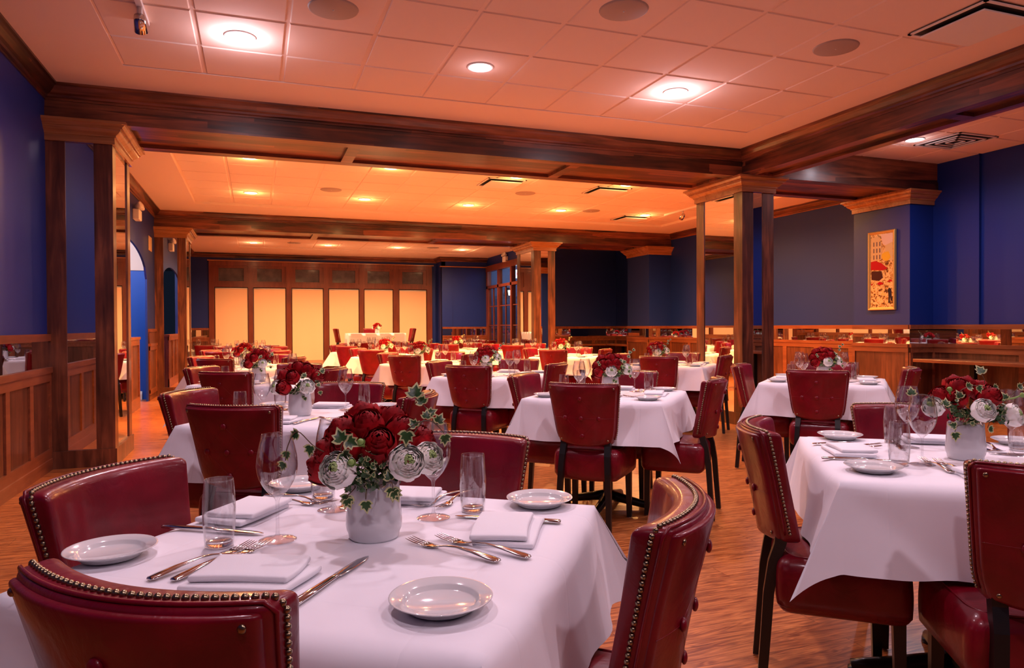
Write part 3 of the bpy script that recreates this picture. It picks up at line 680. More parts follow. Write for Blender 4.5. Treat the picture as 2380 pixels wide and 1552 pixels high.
# ------------------------------------------------------------ ceiling fittings
def speaker(x, y, label, z=ZC):
    r = empty('ceiling_speaker', (x, y, z), 0, label, 'speaker', 'round ceiling speakers')
    m = MB(); m.lathe([(0, -.010), (.15, -.010), (.158, -.007), (.162, 0)], 32); m.build('grille', greyM, r, True)
    m = MB(); m.ball((0, 0, -.011), .006, 8, 4); m.build('badge', whiteM, r, True)
zt = ZC + .012 - .008
speaker(.49, 4.73, 'round grey ceiling speaker at the top edge, right of the first glaring downlight', zt)
speaker(2.285, 4.12, 'round grey ceiling speaker at the top edge, near the middle of the near bay', zt)
speaker(4.09, 4.15, 'round grey ceiling speaker beside the square recessed ceiling vent', zt)
speaker(1.10, 11.14, 'round ceiling speaker in the middle bay between the first two warm downlights', ZC + .042)
speaker(4.03, 10.46, 'round ceiling speaker in the centre of the middle bay', ZC + .042)
speaker(5.78, 11.66, 'round ceiling speaker at the back right of the middle bay', ZC + .042)
speaker(.9, 18.2, 'round ceiling speaker in the far bay, left of its second downlight', ZC + .017)
speaker(4.4, 18.2, 'round ceiling speaker in the far bay, left of its last downlight', ZC + .017)
def vent(x, y, label, z, s=.29, louvre=False):
    r = empty('ceiling_vent', (x, y, z), 0, label, 'vent', 'square ceiling vents')
    m = MB(); m.box(-s, s, -s, s, -.004, 0); m.build('backing', darkM, r)
    fr = MB(); t = .022
    for (a, b, c, d) in ((-s, s, -s, -s + t), (-s, s, s - t, s), (-s, -s + t, -s, s), (s - t, s, -s, s)): fr.box(a, b, c, d, -.012, 0)
    fr.build('frame', whiteM, r)
    if louvre:
        for k in (1, 2, 3):
            q = s * (1 - k * .24); m = MB(); w_ = .022
            for (a, b, c, d) in ((-q, q, -q, -q + w_), (-q, q, q - w_, q), (-q, -q + w_, -q, q), (q - w_, q, -q, q)): m.box(a, b, c, d, -.02, -.012)
            m.build('louvre', whiteM, r)
    else:
        m = MB(); rbox(m, s - .055, s - .055, .006, .003, c=(0, 0, -.035)); m.build('plaque', whiteM, r)
vent(4.68, 3.50, 'large square recessed vent in the upper right corner of the near ceiling', zt)
vent(3.40, 9.80, 'square ceiling vent left of the centre downlights in the middle bay', ZC + .042)
vent(5.15, 9.85, 'square ceiling vent in front of the fourth warm downlight of the nearer row', ZC + .042)
vent(6.9, 12.2, 'square ceiling vent at the back right of the middle bay', ZC + .042)
vent(7.68, 5.99, 'louvred square vent in the right aisle ceiling beside the bluish downlight', 3.341, .30, True)
def track(x, y0, y1, z, hd, label, ang=0):
    r = empty('track_light', (x, y0, z), ang, label, 'track light', None)
    m = MB(); m.box(-.018, .018, 0, y1 - y0, -.03, 0); m.build('rail', whiteM, r)
    m = MB(); m.tube([(0, hd, -.03), (0, hd, -.10)], .016, 10); m.build('stem', whiteM, r, True)
    m = MB(); m.M = Matrix.Translation((0, hd + .02, -.13)) @ Matrix.Rotation(math.radians(55), 4, 'X'); m.lathe([(0, .06), (.03, .06), (.036, .03), (.042, -.05), (.036, -.05), (.03, .0), (0, .0)], 16); m.build('lamp_head', steel, r, True)
track(-.68, 3.2, 5.35, zt, 1.85, 'white track with a small chrome spotlight at the upper left ceiling')
track(7.3, 10.3, 11.6, ZC + .042, .7, 'short white track spotlight on the middle ceiling beside the mirrored column')
def emergency(loc, rz, label):
    r = empty('emergency_light', loc, rz, label, 'emergency light', 'two-headed emergency lights')
    m = MB(); rbox(m, .13, .045, .075, .012, c=(0, -.045, 0)); m.build('housing', whiteM, r, True)
    for s in (-1, 1):
        m = MB(); m.M = Matrix.Translation((s * .075, -.07, .125)) @ Matrix.Rotation(math.radians(70), 4, 'X') @ Matrix.Rotation(s * .3, 4, 'Y')
        m.lathe([(0, -.045), (.03, -.04), (.055, .03), (.055, .045), (.048, .05), (0, .045)], 18); m.build('lamp_head', whiteM, r, True)
emergency((XL, 11.62, 2.86), PI / 2, 'white two-headed emergency light above the blue arch on the left wall')
emergency((PX - .02, 18.6, 3.08), -PI / 2, 'white two-headed emergency light above the glazed partition')
m = MB(); rbox(m, .006, .17, .12, .005, c=(0, 0, 0)); o = m.build('wall_panel', plain('tan_panel', (.62, .42, .22), .5), None, True, (XL + .006, 13.25, 2.62)); tag(o, 'small tan panel on the left wall beside the farther column', 'panel')  # thin tan slab flat against the wall

# ------------------------------------------------------------ chair
BH, BT, BB = 0.36, 0.875, 0.505          # back height, top, bottom
def back_def(p, k=1.0):
    """flat back box (x width, y thickness, z height about 0) -> curved leaning back"""
    t = (p.z + BH / 2) / BH                                  # 0 bottom .. 1 top
    w = 0.175 + 0.042 * t; s = p.x / 0.2
    x = s * w
    if t < .25: x *= 1 - 0.10 * ((.25 - t) / .25) ** 2
    th = 1.0 + 0.18 * max(0, t - .6) / .4
    y = p.y * th + 0.060 * s * s - 0.070 * t + 0.004
    z = BB + BH * t + 0.012 * (1 - s * s) * (-1 if t < .1 else 0) 
    return (x, y, z)
def chair_meshes():
    M = {}
    m = MB(); rbox(m, .2, .031, BH / 2, .017, back_def, 18, 2, 10, ns=3); M['back'] = m.mesh('backrest', leather)
    # slightly padded outer panel with welt
    m = MB()
    def pan(p): return back_def(Vector((p.x, p.y - .032, p.z)))
    rbox(m, .192, .009, BH / 2 - .010, .008, pan, 18, 1, 8, ns=3)
    M['panel'] = m.mesh('back_panel', leather)
    m = MB()
    path = []
    for k in range(13): path.append((-.2, -.2 + 0, 0))
    def rim(off_y, inset):
        pts = []; hx = .2 - inset; hz = BH / 2 - inset
        for k in range(15): pts.append((-hx, off_y, -hz + .03 + (2 * hz - .045) * k / 14))
        for k in range(23): pts.append((-hx + .012 + (2 * hx - .024) * k / 22, off_y, hz))
        for k in range(15): pts.append((hx, off_y, hz - .015 - (2 * hz - .045) * k / 14))
        return [Vector(back_def(Vector(p))) for p in pts]
    m.tube(rim(-.021, -.0005), .0035, 6); M['welt'] = m.mesh('welt', leather)
    # nailheads: closely set domes along the top and both ends
    m = MB(); pts = rim(-.006, -.0015); acc = 0; STEP = .0122
    m.ball(pts[0], .0054, 8, 5)
    for a, b in zip(pts, pts[1:]):
        seg = (b - a).length; t0 = STEP - acc
        while t0 <= seg: m.ball(a.lerp(b, t0 / seg), .0054, 8, 5); t0 += STEP
        acc = seg - (t0 - STEP)
    M['nails'] = m.mesh('nailhead_trim', brass)
    m = MB(); m.ball((0, 0, 0), .0135, 12, 6, sq=(1, .5, 1)); M['button'] = m.mesh('button', leather)
    m = MB(); m.ball((0, 0, 0), .0065, 10, 6, sq=(1, .6, 1)); M['stud'] = m.mesh('stud', brass)
    m = MB()
    ys = -.0410
    def ln(pts): m.tube([Vector(back_def(Vector((x, ys, z)))) for x, z in pts], .0008, 5)
    ln([(-.19 + .38 * k / 20, -.02 - .0) for k in range(21)])
    D = [(0, .095), (.105, -.02), (0, -.125), (-.105, -.02), (0, .095)]
    for a, b in zip(D, D[1:]): ln([(a[0] + (b[0] - a[0]) * k / 8, a[1] + (b[1] - a[1]) * k / 8) for k in range(9)])
    M['stitch'] = m.mesh('stitching', leather)
    def seat_def(p):
        t = (p.y + .19) / .38; x = p.x * (0.93 + 0.10 * t) * (1 + .03 * math.cos(p.z / .105 * PI / 2)); z = p.z
        if p.z > 0: z = p.z + .022 * (1 - (p.x / .215) ** 2) * (1 - (p.y / .19) ** 2) - .008
        y = p.y + .006 * math.cos(p.z / .105 * PI / 2) * (1 if p.y > 0 else -1)
        if p.z < -.06: z += .012 * (p.x / .215) ** 2
        return (x, y, z)
    m = MB(); rbox(m, .212, .188, .098, .038, seat_def, 8, 8, 4, c=(0, .205, .376), ns=4); M['seat'] = m.mesh('seat', leather)
    m = MB(); pts = []
    for k in range(41):
        a = 2 * PI * k / 40; ca, sa = math.cos(a), math.sin(a); e = .35
        x = .19 * math.copysign(abs(ca) ** e, ca); y = .165 * math.copysign(abs(sa) ** e, sa)
        q = seat_def(Vector((x, y, .0985))); pts.append((q[0], q[1] + .205, q[2] + .376 - .002))
    m.tube(pts, .003, 6); M['seat_welt'] = m.mesh('seat_welt', leather)
    def leg(pts, w0, w1):
        m = MB(); n = len(pts); vs = []; fs = []
        for i, p in enumerate(pts):
            w_ = w0 + (w1 - w0) * i / (n - 1)
            for (a, b) in ((-1, -1), (1, -1), (1, 1), (-1, 1)): vs.append((p[0] + a * w_, p[1] + b * w_, p[2]))
        for i in range(n - 1):
            for k in range(4): fs.append((i * 4 + k, i * 4 + (k + 1) % 4, i * 4 + 4 + (k + 1) % 4, i * 4 + 4 + k))
        fs += [(3, 2, 1, 0), tuple(range((n - 1) * 4, n * 4))]
        m.add(vs, fs, 0); p = pts[0]; m.lathe([(0, 0), (.012, 0), (.012, .006), (0, .006)], 10, 1, (p[0], p[1], 0))
        return m.mesh('leg', [blackW, steel], False)
    for s, nm in ((-1, 'l'), (1, 'r')):
        M['rear' + nm] = leg([(s * .155, -.035, .005), (s * .15, -.020, .2), (s * .143, -.010, .34), (s * .138, .006, .44), (s * .135, .026, .50), (s * .134, .030, .535)], .0145, .019)
        M['front' + nm] = leg([(s * .178, .365, .005), (s * .175, .36, .30)], .014, .018)
    return M
CM = chair_meshes()
def make_chair(label, group, full=True, loc=(0, 0, 0), rz=0):
    r = empty('dining_chair', loc, rz, label, 'chair', group)
    mobj('backrest', CM['back'], r); p = mobj('back_panel', CM['panel'], r)
    mobj('nailhead_trim', CM['nails'], r)
    mobj('seat', CM['seat'], r)
    for k in ('rearl', 'rearr', 'frontl', 'frontr'): mobj('leg', CM[k], r)
    if full:
        mobj('welt', CM['welt'], r); mobj('stitching', CM['stitch'], p)
        for (x, z) in ((0, -.02), (.105, -.02), (-.105, -.02), (0, .095), (0, -.125)):
            mobj('button', CM['button'], p, back_def(Vector((x, -.044, z))))
        for (x, z) in ((.178, .155), (-.178, .155), (.165, -.15), (-.165, -.15)):
            mobj('stud', CM['stud'], p, back_def(Vector((x, -.041, z))))
        mobj('seat_welt', CM['seat_welt'], r)
    return r

# ------------------------------------------------------------ table, cloth, tableware
TZ = 0.75
def table_meshes():
    M = {}
    m = MB(); rbox(m, .425, .425, .014, .006, c=(0, 0, TZ - .020), ns=2); M['top'] = m.mesh('tabletop', blackW)
    m = MB(); m.tube([(0, 0, .05), (0, 0, TZ - .035)], .032, 16); m.box(-.17, .17, -.17, .17, TZ - .045, TZ - .034); M['column'] = m.mesh('pedestal', blackI, False)
    m = MB()
    for k in range(4):
        a = k * PI / 2; c, s = math.cos(a), math.sin(a); P = []
        for (r, z) in ((.02, .075), (.10, .060), (.20, .042), (.28, .030), (.33, .024)): P.append((r * c, r * s, z))
        m.tube(P, [.034, .030, .026, .024, .020], 10)
        m.lathe([(0, 0), (.026, 0), (.026, .02), (0, .024)], 12, 0, (.315 * c, .315 * s, 0))
    M['base'] = m.mesh('base', blackI)
    return M
TM = table_meshes()
def cloth_mesh(seed, a=.440, d=.262, tilt=30):
    rnd = random.Random(seed); ph = [rnd.random() * 6.28 for _ in range(12)]; N = 66
    ext = a + d; m = MB(); lean = [rnd.uniform(-.35, .35) for _ in range(4)]; KK = [rnd.uniform(.07, .18) for _ in range(4)]
    r0 = .018
    def P(u, v):
        x = -ext + 2 * ext * u; y = -ext + 2 * ext * v
        sx = 1 if x >= 0 else -1; sy = 1 if y >= 0 else -1
        ex = abs(x) - a; ey = abs(y) - a
        if ex <= 0 and ey <= 0:
            # gentle fall at the very edge
            q = min(-ex, -ey); z = TZ - (.006 * (1 - q / .03) ** 2 if q < .03 else 0)
            z += .0009 * math.sin(7 * x + ph[0]) * math.sin(6 * y + ph[1])
            return (x, y, z)
        if ex > 0: s_, e_, al, si, wi = sx, ex, y, 0, (0 if sx > 0 else 1)
        else: s_, e_, al, si, wi = sy, ey, x, 1, (2 if sy > 0 else 3)
        # side drop: small radius then near vertical with soft folds growing to the hem
        if e_ < r0 * PI / 2: th = e_ / r0; off = r0 * math.sin(th) - 0; z = TZ - .006 - r0 * (1 - math.cos(th))
        else: off = r0; z = TZ - .006 - r0 - (e_ - r0 * PI / 2)
        off *= (1 - (abs(al) / a) ** 6)
        g = min(1, e_ / d); edge = 1 - (abs(al) / a) ** 4
        kk = KK[(0 if (x if si == 0 else x) >= 0 else 1) + (0 if y >= 0 else 2)]
        hem = max(0, 1 - (a - abs(al)) / (e_ * 1.1)) * kk * e_
        off += e_ * .10 + hem + g * g * edge * (.014 * math.sin(al * 13 + ph[4 + wi]) + .008 * math.sin(al * 27 + ph[8 + wi]))
        z = max(z, TZ - .006 - e_ * .96 + hem * .35) if e_ > .03 else min(z, TZ - .006 - e_ * .96)
        if e_ > .03: z = TZ - .006 - e_ * .96 + hem * .18
        o_ = a + off
        return (s_ * o_, al, z) if si == 0 else (al, s_ * o_, z)
    # nonuniform grid with lines on the table edge
    ticks = []
    k1 = 14; k0 = 30
    for k in range(k1): ticks.append(-ext + d * k / k1)
    for k in range(k0): ticks.append(-a + 2 * a * k / k0)
    for k in range(k1 + 1): ticks.append(a + d * k / k1)
    n = len(ticks); vs = []; fs = []
    for i in range(n):
        for j in range(n): vs.append(P((ticks[i] + ext) / (2 * ext), (ticks[j] + ext) / (2 * ext)))
    for i in range(n - 1):
        for j in range(n - 1):
            ci = i < k1 or i >= n - 1 - k1; cj = j < k1 or j >= n - 1 - k1
            if not (ci and cj): fs.append((i * n + j, (i + 1) * n + j, (i + 1) * n + j + 1, i * n + j + 1))
    m.add(vs, fs)
    T = math.radians(tilt); NF = 24
    for sx in (-1, 1):
        for sy in (-1, 1):
            ci = (0 if sx > 0 else 1) + (0 if sy > 0 else 2); az = PI / 4 + lean[ci]
            Md = Vector((sx * math.cos(az) * math.sin(T), sy * math.sin(az) * math.sin(T), -math.cos(T)))
            def F(f, q):
                t = f * PI / 2; rm = d / max(math.cos(t), math.sin(t)); r = q * rm
                e = abs(f - .5) * 2; ww = 1 - e; ww = ww ** 1.25
                k_ = KK[ci]; base = Vector((sx * (.10 + k_), 0, -.96 + .18 * k_)) if f < .5 else Vector((0, sy * (.10 + k_), -.96 + .18 * k_))
                base = base.lerp(Vector((sx * .2, sy * .2, -.95)), max(0, 1 - e * 1.6))
                dd = base * (1 - ww) + Md * ww
                nrm = Vector((-sy * Md.y, sx * Md.x, 0)) * (1 if sx * sy > 0 else 1)
                wob = .05 * math.sin(2 * PI * f) * ww * (q ** 1.5) * .6
                return Vector((sx * a, sy * a, TZ - .006)) + dd * r + Vector((-Md.y, Md.x, 0)) * wob * (1 if f < .5 else -1) * .8
            m.grid(F, NF, k1)
    me = m.mesh('tablecloth', clothM)
    bm = bmesh.new(); bm.from_mesh(me); bmesh.ops.remove_doubles(bm, verts=bm.verts, dist=.0006); bmesh.ops.recalc_face_normals(bm, faces=bm.faces)
    bm.to_mesh(me); bm.free(); return me
CLOTHS = [cloth_mesh(1, tilt=30), cloth_mesh(5, tilt=34), cloth_mesh(9, tilt=28)]

def dense(p, n=3):
    out = []
    P = [Vector((a, 0, b)) for a, b in p]
    for i in range(len(P) - 1):
        p0 = P[max(i - 1, 0)]; p1, p2 = P[i], P[i + 1]; p3 = P[min(i + 2, len(P) - 1)]
        for k in range(n):
            t = k / n; q = .5 * ((2 * p1) + (p2 - p0) * t + (2 * p0 - 5 * p1 + 4 * p2 - p3) * t * t + (-p0 + 3 * p1 - 3 * p2 + p3) * t ** 3)
            out.append((max(0, q.x), q.z))
    out.append(p[-1]); return out
def rim_arc(ro, ri, z, n=5):
    c = (ro + ri) / 2; r = (ro - ri) / 2
    return [(c + r * math.cos(PI * k / n), z + r * math.sin(PI * k / n)) for k in range(1, n)]
def ware():
    M = {}
    m = MB(); m.lathe([(0, .003), (.048, .003), (.052, .0), (.056, .003), (.060, .009), (.082, .0185), (.0835, .0197), (.0825, .0208), (.080, .0200), (.0625, .0165), (.0600, .0145), (.0570, .0090), (.0535, .0072), (0, .0066)], 48); M['plate'] = m.mesh('bread_plate', china)
    o = [(0, .0), (.036, .0), (.037, .0012), (.030, .0032), (.012, .006), (.0055, .011), (.0036, .02), (.0034, .06), (.0038, .078), (.0060, .088), (.014, .096), (.026, .110), (.036, .128), (.0415, .148), (.0420, .165), (.0385, .190), (.0335, .212), (.0315, .2235)]
    i_ = [(.0309, .2237), (.0329, .212), (.0378, .190), (.0412, .165), (.0407, .148), (.0350, .128), (.0250, .1112), (.012, .0985), (0, .0955)]
    m = MB(); m.lathe(dense(o) + rim_arc(.0315, .0309, .2236) + dense(i_), 48); M['wine'] = m.mesh('wine_glass', thinM)
    o = [(0, 0), (.0255, 0), (.0275, .002), (.0295, .02), (.0315, .045), (.0325, .080), (.0300, .120), (.0282, .138)]
    i_ = [(.0274, .1385), (.0290, .120), (.0310, .080), (.0300, .045), (.0278, .022), (.024, .014), (0, .012)]
    m = MB(); m.lathe(dense(o) + rim_arc(.0282, .0274, .1383) + dense(i_), 40); m.lathe([(0, .0012), (.0235, .0012), (.0255, .003), (.0262, .010), (.0235, .0112), (0, .0112)], 40, 1); M['tumbler'] = m.mesh('tumbler', [thinM, glassM])
    # vase, scalloped rim
    m = MB(); prof = [(0, .002), (.048, .002), (.051, 0), (.0535, .004), (.0545, .012), (.058, .020), (.0595, .030), (.059, .045), (.0565, .075), (.0545, .105), (.054, .122), (.052, .1225), (.0515, .105), (.052, .06), (.05, .02), (0, .018)]
    n = 48; vs = []; fs = []; k = len(prof)
    for i in range(n):
        a = 2 * PI * i / n; sc = abs(math.sin(a * 4.5))
        for (r, z) in prof:
            zz = z - (.010 * (1 - sc) * max(0, (z - .095) / .028)) if z > .095 else z
            vs.append((r * math.cos(a), r * math.sin(a), zz))
    for i in range(n):
        for j in range(k - 1):
            A = i * k + j; B = ((i + 1) % n) * k + j; fs.append((A, B, B + 1, A + 1))
    m.add(vs, fs); M['vase'] = m.mesh('vase', vaseM)
    # napkin: two folded packets, one on the other
    m = MB(); rnd = random.Random(3)
    def nd_(ph, sag):
        def f(p):
            return (p.x + .004 * math.sin(p.y * 30 + ph), p.y + .003 * math.sin(p.x * 22 + ph), p.z + (p.x / .1) * .002 + .0022 * math.sin(p.x * 26 + ph) * math.cos(p.y * 24) * (p.z + .01) / .02)
        return f
    rbox(m, .098, .066, .0058, .0055, nd_(.3, 0), 10, 8, 1, c=(.004, -.004, .0062)); 
    m.M = Matrix.Rotation(.10, 4, 'Z'); rbox(m, .090, .060, .0062, .0058, nd_(1.9, 0), 10, 8, 1, c=(-.004, .010, .0185)); m.M = None
    M['napkin'] = m.mesh('folded_napkin', napM)
    def blade_strip(m, sec, mi=0):
        """sections (y, halfwidth, z, thickness)"""
        vs = []; fs = []; n = 8
        for (y, w_, z, t) in sec:
            for q in range(n):
                a = 2 * PI * q / n + PI / 8; vs.append((w_ * math.cos(a) / math.cos(PI / 8) , y, z + t * math.sin(a)))
        for i in range(len(sec) - 1):
            for q in range(n): fs.append((i * n + q, i * n + (q + 1) % n, (i + 1) * n + (q + 1) % n, (i + 1) * n + q))
        fs += [tuple(range(n)), tuple(range(len(sec) * n - 1, (len(sec) - 1) * n - 1, -1))]
        m.add(vs, fs, mi)
    m = MB()
    blade_strip(m, [(-.105, .005, .004, .0018), (-.100, .0095, .0045, .0022), (-.085, .0105, .006, .0022), (-.05, .0075, .010, .0022), (-.01, .0035, .0115, .002), (.015, .0030, .009, .002), (.032, .0042, .005, .0018), (.040, .0100, .0035, .0012), (.052, .0118, .003, .001), (.062, .0115, .0035, .001)])
    for k in range(4):
        x = -.0096 + k * .0064
        blade_strip(m, [(.060, .0018, .0035, .001), (.085, .0016, .0055, .001), (.100, .0010, .0085, .0009), (.105, .0004, .0098, .0005)])
        nv = 4 * 8
        for q in range(len(m.v) - nv, len(m.v)): m.v[q] = (m.v[q][0] + x, m.v[q][1], m.v[q][2])
    m.v = [(x * 1.1, y * 1.12, z) for x, y, z in m.v]; M['fork'] = m.mesh('fork', steel)
    m = MB()
    blade_strip(m, [(-.120, .004, .004, .0035), (-.115, .0090, .0045, .0045), (-.06, .0080, .005, .004), (-.01, .0060, .0055, .0035), (.004, .0055, .0055, .003), (.008, .0080, .005, .0014), (.05, .0098, .004, .0011), (.090, .0088, .0035, .0009), (.108, .0045, .0032, .0007), (.114, .0012, .003, .0004)])
    m.v = [(x * 1.1, y * 1.08, z) for x, y, z in m.v]; M['knife'] = m.mesh('knife', steel)
    return M
WM = ware()

# ------------------------------------------------------------ flowers
def shell_petal(m, r, th0, th1, az, width, curl=0.0, wav=0.0, squash=1.0, mi=0, nu=6, nv=6, lift=.14, dz=0.0):
    def f(u, v):
        th = th0 + (th1 - th0) * v; tap = .80 + .20 * math.sin(PI * min(1, v * .85 + .12))
        a = az + (u - .5) * width * tap; e = (1 - abs(2 * u - 1) ** 2.5)
        rr = r * (1 + curl * max(0, v - .75) * 4 * (1 if curl else 0)) * (1 + .02 * (1 - e))
        t2 = th + (1 - e) * lift * v
        rr += wav * math.sin(a * 9 + v * 5)
        return (rr * math.sin(t2) * math.cos(a), rr * math.sin(t2) * math.sin(a), -rr * math.cos(t2) * squash + dz)
    m.grid(f, nu, nv, mi)
def rose_mesh(seed, R=.040):
    rnd = random.Random(seed); m = MB()
    n = 21
    for i in range(n):
        k = i / (n - 1); r = R * (.16 + .84 * k ** .85)
        th1 = PI - (.22 + .80 * k ** .8)              # polar of the petal's top edge (from below)
        shell_petal(m, r, .45, th1, i * 2.4 + rnd.random() * .4, 1.5 + .5 * (1 - k) + rnd.uniform(-.1, .1), curl=.07 * k + .02, wav=.0005, squash=1.0, dz=R * (1.0 - .50 * k) - r * math.cos(.22 + .80 * k ** .8), nu=8, lift=.05)
    return m.mesh('rose', roseM)
def ranunculus_mesh(seed, R=.038):
    rnd = random.Random(seed); m = MB(); n = 34
    m.ball((0, 0, R * .74), R * .10, 10, 6, 1)
    for i in range(n):
        k = i / (n - 1); r = R * (.24 + .76 * k) * rnd.uniform(.97, 1.03)
        th1 = PI - (.38 + .80 * k ** .8)
        shell_petal(m, r, .5, th1, i * 2.4 + rnd.random() * .5, 1.5 + rnd.uniform(-.15, .15), curl=.02 * k, wav=.0011, squash=.9, dz=R * (.80 - .30 * k) - .9 * r * math.cos(.38 + .80 * k ** .8), mi=1 if i < 7 else 0, nu=7, nv=5, lift=.03)
    return m.mesh('ranunculus', [rancM, rancC])
ROSES = [rose_mesh(s) for s in (1, 2, 3)]; RANC = [ranunculus_mesh(s) for s in (4, 5)]
def leaf_mesh(s=.022):
    pts = [(0, -.25), (.28, -.42), (.62, -.30), (.95, .10), (.60, .22), (.72, .72), (.36, .68), (0, 1.35), (-.36, .68), (-.72, .72), (-.60, .22), (-.95, .10), (-.62, -.30), (-.28, -.42)]
    m = MB(); n = len(pts); c = (0, .15)
    def zf(x, y): return (abs(x) * .35 - .18 * max(0, y) ** 2) * s
    vs = [(0, c[1] * s, 0)]
    for q in (.74, 1.0):
        for (x, y) in pts:
            xx, yy = c[0] + (x - c[0]) * q, c[1] + (y - c[1]) * q; vs.append((xx * s, yy * s, zf(xx, yy)))
    m.add(vs, [(0, 1 + i, 1 + (i + 1) % n) for i in range(n)], 0)
    m.v += []; base = 0
    m.f += [(1 + i, 1 + n + i, 1 + n + (i + 1) % n, 1 + (i + 1) % n) for i in range(n)]; m.m += [1] * n
    return m
LEAF = leaf_mesh(.0165)
def add_leaf(m, pos, nrm, up, sc=1.0, green=False):
    nrm = Vector(nrm).normalized(); up = Vector(up); up = (up - nrm * up.dot(nrm)).normalized(); x = up.cross(nrm)
    A = Matrix(((x.x, up.x, nrm.x), (x.y, up.y, nrm.y), (x.z, up.z, nrm.z)))
    vs = [Vector(pos) + A @ (Vector(v) * sc) for v in LEAF.v]; b = len(m.v); m.v += [tuple(v) for v in vs]
    m.f += [tuple(i + b for i in f) for f in LEAF.f]; m.m += [0] * len(LEAF.m) if green else LEAF.m
def sprig_mesh(pts, leaves, seed, vr=.0012, sc=1.0):
    rnd = random.Random(seed); m = MB(); P = [Vector(p) for p in pts]
    # smooth path
    Q = []
    for i in range(len(P) - 1):
        p0 = P[max(i - 1, 0)]; p1, p2 = P[i], P[i + 1]; p3 = P[min(i + 2, len(P) - 1)]
        for k in range(5):
            t = k / 5; Q.append(.5 * ((2 * p1) + (p2 - p0) * t + (2 * p0 - 5 * p1 + 4 * p2 - p3) * t * t + (-p0 + 3 * p1 - 3 * p2 + p3) * t ** 3))
    Q.append(P[-1]); m.tube(Q, vr, 5, 2)
    L = len(Q) - 1
    for (t, nx, ny, nz, ux, uy, uz, s) in leaves:
        p = Q[int(t * L)]; add_leaf(m, p + Vector((ux, uy, uz)).normalized() * .008, (nx, ny, nz), (ux, uy, uz), s * sc)
    return m.mesh('ivy_sprig', [leafM, creamM, vineM])
def filler_mesh(pts, seed, n=55, R=.024, sc=.45):
    rnd = random.Random(seed); m = MB()
    for (x, y, z) in pts:
        for k in range(n):
            a, b = rnd.uniform(0, 6.28), rnd.uniform(-.6, 1.4); d = Vector((math.cos(a) * math.cos(b), math.sin(a) * math.cos(b), math.sin(b)))
            add_leaf(m, Vector((x, y, z)) + d * R * rnd.uniform(.3, 1.2), d + Vector((rnd.uniform(-.5, .5), rnd.uniform(-.5, .5), rnd.uniform(-.5, .5))), Vector((rnd.uniform(-1, 1), rnd.uniform(-1, 1), 1)), sc * rnd.uniform(.7, 1.3), rnd.random() < .65)
    return m.mesh('foliage', [leafM, creamM])
def bud_mesh():
    m = MB(); m.ball((0, 0, .005), .0075, 12, 8, 0, sq=(1, 1, 1.1)); 
    for k in range(5):
        a = k * 2 * PI / 5; m.grid(lambda u, v: (.0088 * math.sin(v * 1.6 + .3) * math.cos(a + (u - .5) * 1.3), .0088 * math.sin(v * 1.6 + .3) * math.sin(a + (u - .5) * 1.3), .005 - .0088 * math.cos(v * 1.6 + .3)), 4, 4, 0)
    m.tube([(0, 0, 0), (.001, 0, -.02), (.006, .004, -.045), (.012, .008, -.075)], .0028, 8, 0)
    return m.mesh('flower_bud', stemM)
BUD = bud_mesh()
